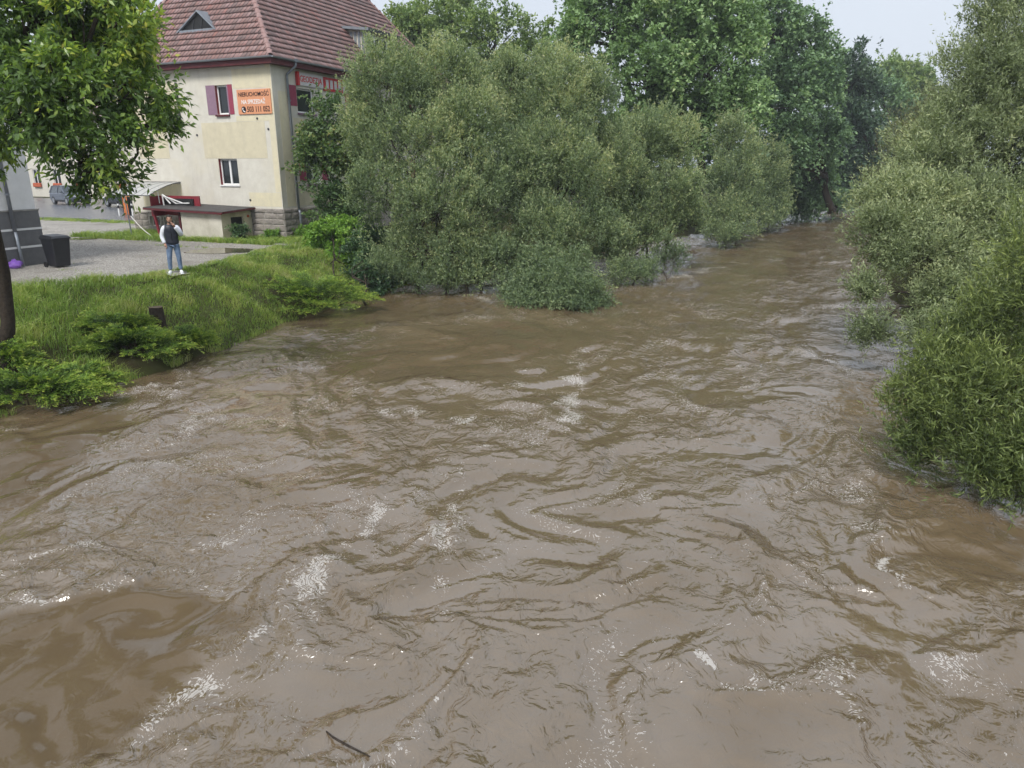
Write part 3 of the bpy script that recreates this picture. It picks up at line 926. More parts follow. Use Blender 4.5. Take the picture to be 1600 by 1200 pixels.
tv, tq, tt = [], [], []
def tile_slope(A, B, top_a, top_b, excl=None):
    """A,B eave ends; top_a, top_b ridge ends. Courses of overlapping pantiles."""
    A, B, TA, TB = map(lambda p: np.array(p, float), (A, B, top_a, top_b))
    ex = (B - A) / np.linalg.norm(B - A)
    up = TA - A
    up = up - ex * (up @ ex)
    SL_ = np.linalg.norm(up)
    up /= SL_
    nn = np.cross(ex, up)
    if nn[2] < 0: nn = -nn
    LW = np.linalg.norm(B - A)
    ia, ib = ((TA - A) @ ex) / SL_, (LW - (TB - A) @ ex) / SL_
    cr, tw = 0.335, 0.225
    k = 0
    s = -0.06
    while s < SL_ - 0.05:
        lo, hi = max(0, s) * ia, LW - max(0, s) * ib
        off = (k % 2) * 0.5 * tw * 0 + RNG.uniform(-.02, .02)
        n = int((hi - lo) / tw) + 2
        for i in range(-1, n):
            a = (math.floor(lo / tw) + i) * tw + off
            b = a + tw
            a, b = max(a, lo - 0.03), min(b, hi + 0.03)
            if b - a < 0.05: continue
            m = (a + b) / 2
            if excl and any(q[0] < m < q[1] and q[2] < s < q[3] for q in excl): continue
            lift = 0.085 + RNG.uniform(-.006, .010)
            tilt = RNG.uniform(-.006, .006)
            def P(u, v, h): return A + ex * u + up * v + nn * h
            base = len(tv)
            h2 = 0.030
            for (u, hh) in ((a + .006, 0.0), (a + (b - a) * .45, h2 * .35), (a + (b - a) * .75, h2), (b - .006, h2 * .45)):
                tv.append(P(u, s, lift + hh + tilt))
                tv.append(P(u, s + cr + 0.05, 0.016 + hh))
                tv.append(P(u, s + .004, lift + hh - 0.052 + tilt))
            for j in range(3):
                q = base + j * 3
                tq.append((q, q + 3, q + 4, q + 1))
                tq.append((q + 2, q + 5, q + 3, q))
            t = RNG.beta(1.2, 1.2)
            tt.extend([t, 0.0] * 3)  # lower edges take the darkest tint: shadow lines between courses painted into the colour
        s += cr
        k += 1
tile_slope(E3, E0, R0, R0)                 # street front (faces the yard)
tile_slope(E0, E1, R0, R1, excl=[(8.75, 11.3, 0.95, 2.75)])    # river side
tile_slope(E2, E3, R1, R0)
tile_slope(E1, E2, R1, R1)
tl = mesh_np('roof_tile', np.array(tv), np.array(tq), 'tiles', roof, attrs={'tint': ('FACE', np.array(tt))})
tag(tl, kind='stuff')
# hip cap tiles
def cap_mesh():
    v, f = [], []
    n = 7
    for i, (y, r) in enumerate(((0, 0.125), (0.40, 0.105))):
        for k in range(n):
            t = math.pi * k / (n - 1)
            v.append((math.cos(t) * r, y, math.sin(t) * r * 0.9))
    for k in range(n):
        t = math.pi * k / (n - 1)
        v.append((math.cos(t) * .1, 0, math.sin(t) * .085 - .01))
    for k in range(n - 1):
        f.append((k, k + 1, n + k + 1, n + k))
        f.append((k, 2 * n + k, 2 * n + k + 1, k + 1))
    me = bpy.data.meshes.new('hip_tile')
    me.from_pydata(v, [], f)
    me.materials.append(M['tiles'])
    at_ = me.attributes.new('tint', 'FLOAT', 'FACE')
    at_.data.foreach_set('value', np.full(len(f), 0.62, np.float32))
    return me
CAP = cap_mesh()
def caps(p, q):
    p, q = Vector(p), Vector(q)
    d = (q - p)
    n = int(d.length / 0.35)
    rot = d.to_track_quat('Y', 'Z').to_euler()
    for i in range(n):
        o = bpy.data.objects.new('hip_tile', CAP)
        COL.objects.link(o)
        o.parent = roof
        o.location = p + d * (i / n) + Vector((0, 0, 0.05 + 0.01 * (i % 2)))
        o.rotation_euler = rot
caps(E0, R0); caps(E3, R0); caps(E1, R1); caps(R0, R1)
# gutters and downpipes
def halfpipe(mb, a, b, r=0.075, n=8):
    a, b = np.array(a, float), np.array(b, float)
    d = (b - a) / np.linalg.norm(b - a)
    s = np.cross(d, [0, 0, 1.0])
    v, f = [], []
    for p in (a, b):
        for rr in (r, r - .008):
            for k in range(n + 1):
                t = math.pi + math.pi * k / n
                v.append(p + s * math.cos(t) * rr + np.array([0, 0, 1]) * math.sin(t) * rr)
    m = n + 1
    for k in range(n):
        f.append((k, k + 1, 2 * m + k + 1, 2 * m + k))
        f.append((m + k, 3 * m + k, 3 * m + k + 1, m + k + 1))
    f += [(0, 2 * m, 3 * m, m), (n, m + n, 3 * m + n, 2 * m + n)]
    mb.add(v, f)
mb = MB(); halfpipe(mb, (-HW - OV, -OV - .07, HH + .08), (OV + .14, -OV - .07, HH + .08)); mb.build('gutter', 'zinc', roof, fix=False)
mb = MB(); halfpipe(mb, (OV + .07, -OV, HH + .08), (OV + .07, HL + OV, HH + .08)); mb.build('gutter', 'zinc', roof, fix=False)
mb = MB()
mb.tube([(OV + .07, 1.15, HH + .04), (OV + .07, 1.15, HH - .16), (0.13, 0.95, HH - .50), (0.10, 0.95, HH - .62), (0.10, 1.0, 1.3)], 0.055, 10)
dp = mb.build('downpipe', 'pipe', house, smooth=True)
mb = MB(); mb.tube([(0.10, 1.0, 1.30), (0.15, 1.0, 1.18), (0.16, 1.0, 0.1)], 0.065, 10); mb.build('lower_pipe', 'pipe', dp, smooth=True)
MB().box(OV - .02, OV + .16, 1.05, 1.25, HH + .0, HH + .13).build('hopper', 'pipe', dp)
for z in (6.2, 4.4, 2.6):
    MB().tube([(0.10, 1.0, z), (0.10, 1.0, z + .05)], 0.068, 10).build('pipe_clip', 'pipe', dp)
# small triangular roof vent on the front slope
fz = lambda y: ez + (y + OV) * TF
vy = 0.62
vz = fz(vy) + .06
vent = MB().prism([(-5.0 - .62, vz - .02), (-3.62 + .1, vz - .02), (-4.27 - .1, vz + .70)], 'y', vy - .02, vy + .06).build('roof_vent', 'black', roof)
mb = MB()
def slab(mb, pts, t):
    """thin slab under a polygon"""
    p = [np.array(q, float) for q in pts]
    nn = np.cross(p[1] - p[0], p[2] - p[0]); nn /= np.linalg.norm(nn)
    n = len(p)
    mb.add(p + [q - nn * t for q in p], [tuple(range(n)), tuple(range(2 * n - 1, n - 1, -1))] + [(i, (i + 1) % n, n + (i + 1) % n, n + i) for i in range(n)])
apex_f, apex_b = (-4.37, vy - .14, vz + .80), (-4.37, vy + .62, vz + .84)
slab(mb, [(-5.75, vy - .14, vz - .05), apex_f, apex_b, (-5.68, vy + .1, vz - .02)], 0.05)
slab(mb, [apex_f, (-3.38, vy - .14, vz - .05), (-3.45, vy + .1, vz - .02), apex_b], 0.05)
mb.build('vent_hood', 'zinc', vent)
MB().box(-5.6, -3.5, vy - .12, vy - .04, vz - .12, vz - .0).build('vent_sill', 'zinc', vent)
for x in (-4.8, -4.3):
    MB().bar((x, vy - .04, vz + .02), (x + .12, vy - .04, vz + .42), 0.03).build('vent_bar', 'dark_metal', vent)
# flat dormer with seamed zinc cheek on the river slope
sz = lambda x: ez + (OV - x) * TS
dy0, dy1, dx = 8.3, 10.9, -0.35
dtop = 10.4
xb = OV - (dtop - ez) / TS
mb = MB()
mb.prism([(dx, sz(dx) - .1), (dx, dtop), (xb, dtop)], 'y', dy0, dy1)
dm = mb.build('dormer', 'shed_wall', roof)
mb = MB(); slab(mb, [(dx + .35, dy0 - .3, dtop - .02), (dx + .35, dy1 + .3, dtop - .02), (xb - .25, dy1 + .3, dtop + .2), (xb - .25, dy0 - .3, dtop + .2)], 0.13); mb.build('dormer_roof', 'zinc', dm)
mb = MB(); mb.box(dx + .36, dx + .40, dy0 - .3, dy1 + .3, dtop - .2, dtop - .0); mb.build('dormer_fascia', 'dark_metal', dm)
for i in range(6):
    x = xb + .15 + (dx - xb - .1) * i / 5.0
    if dtop - .12 - sz(x) > 0.1:
        MB().box(x - .06, x + .06, dy0 - .06, dy0 - .003, sz(x) + .02, dtop - .13).build('cheek_strip', 'zinc', dm)
for a in (8.5, 9.75):
    wv = window(dm, lambda u, z, d: (dx + .05 - d, u, z), a, a + 1.0, 9.1, 10.1, 0.09)

# orange board with lettering on the front wall
def lettering(parent, text, size, mat, loc, rot, width=None, height=None, bold=0.0, name='lettering', align='CENTER'):
    cu = bpy.data.curves.new(name, 'FONT')
    cu.body = text
    cu.size = size
    cu.align_x = align
    cu.align_y = 'CENTER'
    cu.extrude = 0.004
    cu.offset = bold
    cu.resolution_u = 3
    o = bpy.data.objects.new(name, cu)
    cu.materials.append(M[mat])
    COL.objects.link(o)
    o.parent = parent
    o.location = loc
    o.rotation_euler = rot
    bpy.context.view_layer.update()
    sx = sy = 1.0
    if width and o.dimensions.x > 0: sx = width / o.dimensions.x
    if height and o.dimensions.y > 0: sy = height / o.dimensions.y
    dg = bpy.context.evaluated_depsgraph_get()
    me = bpy.data.meshes.new_from_object(o.evaluated_get(dg))
    me.transform(Matrix.Diagonal((sx, sy, 1, 1)))
    bpy.data.objects.remove(o)
    me.materials.clear()
    return link(name, me, mat, parent, loc, rot)
board = empty('orange_board', hw(-1.05, -0.03, 6.13), AXIS_ROT)
tag(board, 'orange for sale board with dark and white lettering on cream front wall', 'sign')
MB().box(-0.97, 0.95, -0.02, 0.025, -0.52, 0.53).build('board_panel', 'orange_board', board)
RF = (math.pi / 2, 0, 0)
lettering(board, 'NIERUCHOMOŚĆ', 0.3, 'ink_dark', (0, -0.026, 0.315), RF, 1.74, 0.25, 0.003)
lettering(board, 'NA SPRZEDAŻ', 0.3, 'ink_white', (-0.05, -0.026, -0.005), RF, 1.36, 0.25, 0.004)
lettering(board, '503 111 052', 0.3, 'ink_dark', (0.21, -0.026, -0.325), RF, 1.30, 0.24, 0.004)
mb = MB()
mb.prism([(-0.64 + .135 * math.cos(t), -0.325 + .145 * math.sin(t)) for t in np.linspace(0, 2 * math.pi, 20, endpoint=False)], 'y', -0.025, -0.021)
ic = mb.build('phone_icon', 'ink_dark', board)
mb = MB()
mb.prism([(-.71, -.245), (-.67, -.235), (-.655, -.285), (-.685, -.305), (-.655, -.355), (-.62, -.385), (-.60, -.37), (-.56, -.395), (-.58, -.43), (-.63, -.425), (-.69, -.37), (-.72, -.30)], 'y', -0.030, -0.026)
mb.build('handset', 'ink_white', ic)

# signs on the river side
RS = (math.pi / 2, 0, math.pi / 2)
sg = empty('white_sign', hw(0.02, 2.66, 7.24), AXIS_ROT)
tag(sg, 'white sign with red capital letters under the eave on river side', 'sign')
MB().box(0.0, 0.05, -0.88, 1.0, -0.28, 0.28).build('sign_panel', 'sign_white', sg)
MB().box(0.001, 0.14, -1.02, -0.882, -0.30, 0.30).build('sign_end', 'sign_red', sg)
lettering(sg, 'GEODEZJA', 0.4, 'ink_red', (0.055, 0.06, 0.01), RS, 1.66, 0.36, 0.004)
s2 = empty('red_sign', hw(0.02, 4.47, 7.2), AXIS_ROT)
tag(s2, 'red framed sign with white panes half hidden by leaves', 'sign')
MB().box(0.0, 0.05, -0.78, 0.78, -0.31, 0.31).build('sign_panel', 'sign_red', s2)
for y in (-.5, -.16, .18, .52):
    MB().box(0.051, 0.065, y - .11, y + .11, -.2, .2).build('white_panel', 'sign_white', s2)

# ------------------------------------------------------------------ lean-to over the cellar stairs
shed = empty('cellar_lean_to', hw(-1.9, 0), AXIS_ROT)
tag(shed, 'low plastered lean-to with dark flat roof and red fascia against house', 'lean-to')
PR = 2.0
mb = MB(); mb.box(-2.45, 0.0, -PR, -PR + .14, -.3, 1.26); mb.build('front_wall', 'shed_wall', shed)
mb = MB()
wall_holes(mb, -PR + .001, -.055, -.3, 1.30, [(-1.42, -0.62, 0.26, 1.06)], 0.1, lambda u, z, d: (0.002 - d, u, z))
mb.build('side_wall', 'shed_yellow', shed, fix=False)
MB().box(-.13, -.09, -1.5, -.55, .2, 1.12).build('dark_opening', 'black', shed)
MB().box(0.004, 0.05, -.36, -.26, 1.0, 1.12).build('wall_lamp', 'terracotta', shed)
mb = MB()
slab(mb, [(-4.55, -PR - .22, 1.47), (0.28, -PR - .22, 1.35), (0.28, -.06, 1.46), (-4.55, -.06, 1.58)], 0.07)
rf = mb.build('flat_roof', 'felt', shed)
mb = MB()
slab(mb, [(-4.55, -PR - .24, 1.44), (0.28, -PR - .24, 1.32), (0.28, -PR - .222, 1.32), (-4.55, -PR - .222, 1.44)], 0.09)
mb.build('fascia', 'fascia', rf)
mb = MB()
slab(mb, [(0.281, -PR - .24, 1.335), (0.30, -PR - .24, 1.335), (0.30, -.06, 1.445), (0.281, -.06, 1.445)], 0.08)
mb.build('fascia', 'fascia', rf)
MB().bar((-4.2, -PR + .02, 1.36), (-3.92, -PR + .02, -0.05), 0.09).build('post', 'red_paint', shed)
MB().bar((-2.62, -PR + .08, 1.30), (-2.56, -PR + .08, -0.05), 0.09).build('post', 'fascia', shed)
rp = MB().box(-4.75, -2.35, -.86, -.80, 1.02, 1.95).build('red_parapet', 'red_paint', shed)
MB().box(-4.75, -4.69, -1.6, -.861, 1.0, 1.95).build('parapet_return', 'red_paint', rp)
MB().box(-4.60, -2.7, -.93, -.861, 1.5, 1.82).build('dark_gap', 'black', rp)
brk = empty('white_rod_frame', hw(-5.6, -1.25, 1.6), AXIS_ROT)
tag(brk, 'bent white metal rods lying on the lean-to roof', 'rods')
for a, b in (((-.55, 0, -.1), (-.58, .0, .42)), ((-.58, 0, .42), (.25, 0, .02)), ((-.4, -.1, .36), (.75, -.05, .03)), ((.25, 0, .02), (1.0, .1, .04)), ((-.05, -.06, .0), (-.5, -.02, .38))):
    MB().bar(a, b, 0.045).build('rod', 'white_frame', brk)

# ------------------------------------------------------------------ curved translucent canopy
can = empty('entrance_canopy', hw(-7.5, 0), AXIS_ROT)
tag(can, 'curved translucent white canopy on thin ribs at left end of facade', 'canopy')
nseg, npan = 8, 5
cx0, cx1 = -1.3, 1.28
def cprof(t):
    y = -2.0 * t - .01
    return y, 2.56 - 0.57 * t ** 1.7
pw_ = (cx1 - cx0) / npan
for i in range(npan):
    a, b = cx0 + i * pw_ + .012, cx0 + (i + 1) * pw_ - .012
    v, f = [], []
    for k in range(nseg + 1):
        y, z = cprof(k / nseg)
        v += [(a, y, z), (b, y, z), (a, y, z - .012), (b, y, z - .012)]
    for k in range(nseg):
        q = 4 * k
        f += [(q, q + 1, q + 5, q + 4), (q + 2, q + 6, q + 7, q + 3), (q, q + 4, q + 6, q + 2), (q + 1, q + 3, q + 7, q + 5)]
    MB().add(v, f).build('canopy_panel', 'canopy', can, smooth=False)
for i in range(npan + 1):
    x = cx0 + i * pw_
    pts = []
    for k in range(nseg + 1):
        y, z = cprof(k / nseg)
        pts.append((x, y, z - .01))
    MB().tube(pts, 0.02, 5).build('rib', 'dark_metal', can)
MB().bar((cx0, -.03, 2.57), (cx1, -.03, 2.57), 0.05).build('wall_rail', 'concrete', can)
MB().bar((cx0, -2.02, 1.985), (cx1, -2.02, 1.985), 0.035).build('front_rail', 'dark_metal', can)
MB().tube([(-.35, -1.98, 1.97), (-.25, -1.98, -.05)], 0.028, 8).build('post', 'pipe', can)
MB().tube([(1.0, -1.2, 2.36), (1.02, -1.2, 1.6)], 0.022, 6).build('hanger', 'white_frame', can)
cord = MB()
p0, p1 = np.array([-7.6, -2.0, 1.0]), np.array([-5.75, -2.35, 0.03])
cord.tube([tuple(p0 + (p1 - p0) * t + np.array([0, 0, -.12 * math.sin(math.pi * t)])) for t in np.linspace(0, 1, 9)], 0.022, 5)
co = cord.build('guy_rope', 'rope', None, HC, (0, 0, AXIS_ROT))
tag(co, 'white cord stretched from canopy post down to the grass', 'cord')

# ------------------------------------------------------------------ grey and white building at the left edge
gb_c = at(72, 412, Z0)
gb = empty('grey_white_building', gb_c, AXIS_ROT)        # local x across, y along the river; far right corner at origin
tag(gb, 'white rendered building with grey banded base behind foreground tree', 'building')
GL, GH = 14.0, 6.6
MB().box(-9, 0.0, -GL, 0.0, -.3, GH).build('wall', 'white_wall', gb)
so = MB().box(-9.0, 0.05, -GL, 0.05, -.3, 1.86).build('socle', 'grey_socle', gb)
for z in (0.62, 1.22):
    MB().box(0.051, 0.066, -GL, 0.06, z, z + .07).build('white_band', 'white_wall', so)
MB().box(0.0, 0.075, -GL, .07, 1.861, 1.91).build('drip_ledge', 'concrete', so)
mb = MB(); mb.add([(-9.4, -GL - .4, GH), (.4, -GL - .4, GH), (.4, .4, GH), (-9.4, .4, GH), (-4.5, -GL + 3, GH + 3.2), (-4.5, -3, GH + 3.2)], [(0, 1, 4), (1, 2, 5, 4), (2, 3, 5), (3, 0, 4, 5), (3, 2, 1, 0)])
mb.build('roof', 'felt', gb)
mb = MB(); mb.tube([(.45, -1.0, GH), (.14, -1.0, GH - .4), (.14, -.95, 1.2)], .06, 10); gp = mb.build('downpipe', 'pipe', gb, smooth=True)
mb = MB(); mb.tube([(.14, -.95, 1.2), (.15, -.9, .02)], .05, 8); mb.build('lower_pipe', 'zinc', gp, smooth=True)
for z in (2.4, 4.2): MB().tube([(.14, -.97, z), (.14, -.97, z + .06)], .075, 10).build('pipe_clip', 'pipe', gp)
MB().tube([(0.05, -1.9, .38), (0.09, -1.9, .38)], .06, 10).build('wall_cap', 'zinc', so)
for y0 in (-4.6, -8.2):
    gw = window(gb, lambda u, z, d: (0.06 - d, u, z), y0, y0 + 1.2, 3.0, 4.5, 0.09)

# ------------------------------------------------------------------ building across the street
bb = empty('street_building', hw(-36, 28.5), AXIS_ROT)
tag(bb, 'long cream building across the street with flower boxes at windows', 'building')
bw_holes = []
for i in range(12):
    x = -26 + i * 3.3
    bw_holes.append((x, x + 1.15, 1.15, 2.95))
    bw_holes.append((x, x + 1.15, 4.6, 6.2))
mb = MB()
wall_holes(mb, -32, 16, -.3, 8.0, bw_holes, .15, fr)
mb.add([(16, 0, -.3), (16, 10, -.3), (16, 10, 8), (16, 0, 8)], [(0, 1, 2, 3)])
mb.build('wall', 'cream_wall', bb, fix=False)
mb = MB(); mb.add([(-32.4, -.4, 8), (16.4, -.4, 8), (16.4, 10.4, 8), (-32.4, 10.4, 8), (-28, 5, 12), (12, 5, 12)], [(0, 1, 5, 4), (1, 2, 5), (2, 3, 4, 5), (3, 0, 4)])
mb.build('roof', 'tiles', bb)
for h in bw_holes:
    w = window(bb, fr, *h, 0.15)
    if h[2] < 2:
        MB().box(h[0] - .05, h[1] + .05, -.22, -.01, h[2] - .1, h[2] + .34).build('flower_box', 'terracotta', w, bevel=.04)

# ------------------------------------------------------------------ vehicles
def make_car(name, loc, rz, paint, label, suv):
    c = empty(name, loc, rz)                  # local +x is the nose
    tag(c, label, 'car')
    Lc, Wc = (4.35, 0.92) if suv else (4.5, 0.9)
    hb, ht = (1.0, 1.62) if suv else (0.92, 1.45)
    prof = [(-2.12, .42), (-2.17, .62), (-2.12, hb - .06), (-1.95, hb), (0.85, hb - .02), (1.55, hb - .09), (1.98, hb - .22), (2.12, .62), (2.1, .38), (1.9, .24), (-1.9, .24)]
    def wheelcut(poly):
        return poly
    v, f = [], []
    n = len(prof)
    sl = [(-Wc, .93, -.0), (-Wc + .07, 1.0, 0), (0, 1.02, 0), (Wc - .07, 1.0, 0), (Wc, .93, 0)]
    for y, k, _ in sl:
        for x, z in prof:
            v.append((x * k, y, 0.62 + (z - 0.62) * (1.0 if abs(y) < Wc - .01 else .86)))
    for i in range(len(sl) - 1):
        for j in range(n):
            j2 = (j + 1) % n
            f.append((i * n + j, i * n + j2, (i + 1) * n + j2, (i + 1) * n + j))
    f += [tuple(range(n - 1, -1, -1)), tuple(range((len(sl) - 1) * n, len(sl) * n))]
    body = MB().add(v, f).build('body', paint, c, smooth=False, bevel=0.02)
    # greenhouse
    cab = [(-2.0, hb - .02), (-1.78, ht - .06), (-1.3, ht), (-.2, ht), (0.1, ht - .04), (0.95, hb - .03)] if suv else [(-1.75, hb - .02), (-1.0, ht - .05), (-.6, ht), (-.1, ht), (.15, ht - .03), (1.05, hb - .04)]
    def taper(p, s): return [(x, s * (Wc - .06 - .2 * (z - hb) / (ht - hb)), z) for x, z in p]
    a, b = taper(cab, -1), taper(cab, 1)
    m = len(cab)
    MB().add(a + b, [tuple(range(m)), tuple(range(2 * m - 1, m - 1, -1))] + [(i, m + i, m + (i + 1) % m, (i + 1) % m) for i in range(m)]).build('cabin', 'car_glass', c)
    # roof panel and pillars
    mb = MB()
    top = [p for p in cab if p[1] > ht - .1]
    a, b = taper(top, -1), taper(top, 1)
    q = len(top)
    up_ = lambda p: (p[0], p[1] * 1.02, p[2] + .02)
    mb.add([up_(p) for p in a + b], [(i, i + 1, q + i + 1, q + i) for i in range(q - 1)])
    for s in (-1, 1):
        T = taper(cab, s)
        for i0, i1 in ((0, 1), (m - 2, m - 1)):
            p, r = np.array(T[i0]) * [1, 1.015, 1], np.array(T[i1]) * [1, 1.015, 1]
            mb.bar(p, r, 0.09)
        mx_ = -0.45
        mb.bar((mx_, s * (Wc - .045), hb), (mx_ - .05, s * (Wc - .24), ht), 0.07)
        mb.bar(np.array(T[1]) * [1, 1.015, 1], np.array(T[m - 2]) * [1, 1.015, 1], 0.06)
    mb.build('roof_panel', paint, c)
    for x in (-1.32, 1.36):
        for s in (-1, 1):
            mb = MB()
            mb.tube([(x, s * (Wc - .2), .34), (x, s * (Wc + .012), .34)], .34, 18)
            wh = mb.build('wheel', 'rubber', c)
            MB().tube([(x, s * (Wc + .013), .34), (x, s * (Wc + .022), .34)], .22, 12).build('rim', 'rim', wh)
    for s in (-1, 1):
        MB().box(1.92, 2.13, s * .58 - .2, s * .58 + .2, .70, .80).build('headlight', 'lamp', c)
        MB().box(.72, .92, s * (Wc + .10) - .09, s * (Wc + .10) + .09, hb + .02, hb + .15).build('mirror', paint, c)
        MB().box(-1.0, 1.0, s * (Wc + .006) - .01, s * (Wc + .006) + .01, .30, .42).build('sill_trim', 'rubber', c)
    MB().box(2.10, 2.17, -.62, .62, .34, .56).build('grille', 'rubber', c)
    MB().box(2.171, 2.18, -.26, .26, .42, .52).build('number_plate', 'white_frame', c)
    return c
p = at(112, 319, Z0 + .02)
make_car('parked_car', (p[0], p[1], Z0 + .02), AXIS_ROT - .25, 'car_grey', 'silver grey car on wet street seen below foreground leaves', True)
p = at(198, 323, Z0 + .02)
make_car('parked_car', (p[0], p[1], Z0 + .02), AXIS_ROT + math.pi - .2, 'car_dark', 'black car on wet street partly behind the translucent canopy', False)

# ------------------------------------------------------------------ street things
p = at(201, 336, Z0)
op = empty('orange_post', (p[0], p[1], gz(p[0], p[1])), AXIS_ROT)
tag(op, 'orange rectangular post standing at the grass verge of street', 'post')
MB().box(-.24, .24, -.14, .14, 0, 1.3).build('post_body', 'orange_post', op, bevel=.03)
MB().box(-.275, -.245, -.15, .15, 0, 1.24).build('post_side', 'rubber', op)
MB().box(.245, .275, -.15, .15, 0, 1.24).build('post_side', 'rubber', op)
MB().box(-.12, .12, -.155, -.142, .85, 1.1).build('post_plate', 'concrete', op)
for px, lab in ((187, 'slim black and white bollard just left of the orange post'), (208, 'slim black and white bollard just right of the orange post')):
    q = at(px, 337, Z0)
    bo = empty('street_bollard', (q[0], q[1], gz(q[0], q[1])), 0)
    tag(bo, lab, 'bollard', 'bollards beside the orange post')
    MB().tube([(0, 0, 0), (0, 0, .5)], .06, 10).build('white_base', 'white_frame', bo)
    MB().tube([(0, 0, .501), (0, 0, .7)], .062, 10).build('black_ring', 'rubber', bo)
    MB().tube([(0, 0, .701), (0, 0, .82)], .06, 10).build('white_ring', 'white_frame', bo)
    MB().tube([(0, 0, .821), (0, 0, .95), (0, 0, .98)], [.06, .06, .03], 10).build('black_cap', 'rubber', bo)

# wheeled bin
p = at(89, 419, Z0)
wb = empty('wheeled_bin', (p[0] - .05, p[1] + .25, gz(p[0], p[1]) + .012), AXIS_ROT + 1.45)
tag(wb, 'black wheeled rubbish bin beside the grey wall', 'bin')
v = [(-.24, -.27, .05), (.24, -.27, .05), (.24, .25, .05), (-.24, .25, .05), (-.31, -.36, .98), (.31, -.36, .98), (.31, .34, .98), (-.31, .34, .98)]
MB().add(v, [(3, 2, 1, 0), (0, 1, 5, 4), (1, 2, 6, 5), (2, 3, 7, 6), (3, 0, 4, 7), (4, 5, 6, 7)]).build('bin_body', 'bin', wb, bevel=.02)
MB().box(-.335, .335, -.385, .36, .96, 1.0).build('rim_band', 'bin', wb, bevel=.01)
MB().add([(-.33, -.42, 1.0), (.33, -.42, 1.0), (.33, .38, 1.0), (-.33, .38, 1.0), (-.27, -.32, 1.07), (.27, -.32, 1.07), (.27, .3, 1.1), (-.27, .3, 1.1)],
         [(3, 2, 1, 0), (0, 1, 5, 4), (1, 2, 6, 5), (2, 3, 7, 6), (3, 0, 4, 7), (4, 5, 6, 7)]).build('lid', 'bin', wb, bevel=.01)
MB().tube([(-.26, .43, 1.0), (.26, .43, 1.0)], .02, 8).build('handle', 'bin', wb)
for s in (-1, 1):
    MB().tube([(s * .27, .27, .1), (s * .32, .27, .1)], .1, 14).build('wheel', 'rubber', wb)

# purple bag
p = at(24, 420, Z0)
bm = bmesh.new()
bmesh.ops.create_icosphere(bm, subdivisions=3, radius=1)
for vv in bm.verts:
    n = 1 + .35 * float(perlin(np.array(vv.co.x * 2.3 + 5), np.array(vv.co.y * 2.3 + vv.co.z * 1.9)))
    pinch = 1 - .45 * max(0, vv.co.z)
    vv.co = Vector((vv.co.x * .24 * n * pinch, vv.co.y * .17 * n * pinch, max(-.02, (vv.co.z * .5 + .42) * .30 * n)))
me = bpy.data.meshes.new('purple_bag')
bm.to_mesh(me); bm.free()
pb = link('purple_bag', me, 'purple', None, (p[0], p[1], gz(p[0], p[1]) + .02), None, True)
tag(pb, 'crumpled purple plastic bag on gravel by the grey wall', 'bag')

# timber edging along the top of the bank
for a, b, lab in (((206, 441), (238, 434), 'dark timber edging half sunk in grass left of the man'), ((262, 433), (308, 424), 'dark timber edging under the feet of the man'), ((322, 419), (372, 406), 'dark timber edging half sunk in grass right of the man')):
    A, B = at(*a, Z0), at(*b, Z0)
    pp = [A + (B - A) * t for t in np.linspace(0, 1, 5)]
    pp = [np.array([q[0], q[1], gz(q[0], q[1]) + .03]) for q in pp]
    mb = MB()
    mb.tube(pp, [.03, .035, .035, .03, .028], 4)
    tag(mb.build('timber_edging', 'timber'), lab, 'edging', 'timber edging on top of the bank')
# tree stump among the junipers
p = at(251, 527, 0.62)
g0 = gz(p[0], p[1])
st = empty('tree_stump', (p[0], p[1], g0 - .05))
tag(st, 'short cut tree stump standing above the junipers', 'stump')
st.scale = (1.15, 1.15, 1.75)
mb = MB()
vv, ff = [], []
for k, (z, r) in enumerate(((0, .21), (.25, .17), (.5, .155), (.66, .15))):
    for j in range(14):
        t = 2 * math.pi * j / 14
        rr = r * (1 + .09 * math.sin(3 * t + k) + .05 * math.sin(7 * t))
        vv.append((rr * math.cos(t), rr * math.sin(t), z))
for k in range(3):
    for j in range(14):
        j2 = (j + 1) % 14
        ff.append((k * 14 + j, k * 14 + j2, k * 14 + 14 + j2, k * 14 + 14 + j))
mb.add(vv, ff).build('stump_body', 'bark', st)
mb = MB(); mb.add([(x, y, z + .002) for x, y, z in vv[-14:]], [tuple(range(14))]); mb.build('cut_face', 'cut_wood', st, fix=False)
# floating stick
pts = [at(508, 1141, .06), at(520, 1152, .07), at(545, 1166, .065), at(578, 1182, .05)]
mb = MB(); mb.tube(pts, [.006, .011, .012, .006], 6)
tag(mb.build('floating_stick', 'bark'), 'thin dark stick floating on the brown water', 'stick')

# ------------------------------------------------------------------ the man on the bank
def skin_mesh(name, verts, edges, radii, subd=2):
    me = bpy.data.meshes.new(name)
    me.from_pydata(verts, edges, [])
    o = bpy.data.objects.new(name, me)
    COL.objects.link(o)
    sk = o.modifiers.new('skin', 'SKIN')
    sk.use_smooth_shade = True
    if not me.skin_vertices:
        bpy.context.view_layer.objects.active = o
    lay = me.skin_vertices[0].data
    for i, r in enumerate(radii):
        lay[i].radius = r if isinstance(r, tuple) else (r, r)
        lay[i].use_root = (i == 0)
    sb = o.modifiers.new('sub', 'SUBSURF')
    sb.levels = sb.render_levels = subd
    dg = bpy.context.evaluated_depsgraph_get()
    dg.update()
    ev = o.evaluated_get(dg)
    nm = bpy.data.meshes.new_from_object(ev)
    bpy.data.objects.remove(o)
    nm.name = name
    nm.materials.clear()
    return nm
def chain(name, pts, rad, mat, parent, subd=2):
    me = skin_mesh(name, pts, [(i, i + 1) for i in range(len(pts) - 1)], rad, subd)
    return link(name, me, mat, parent, smooth=True)
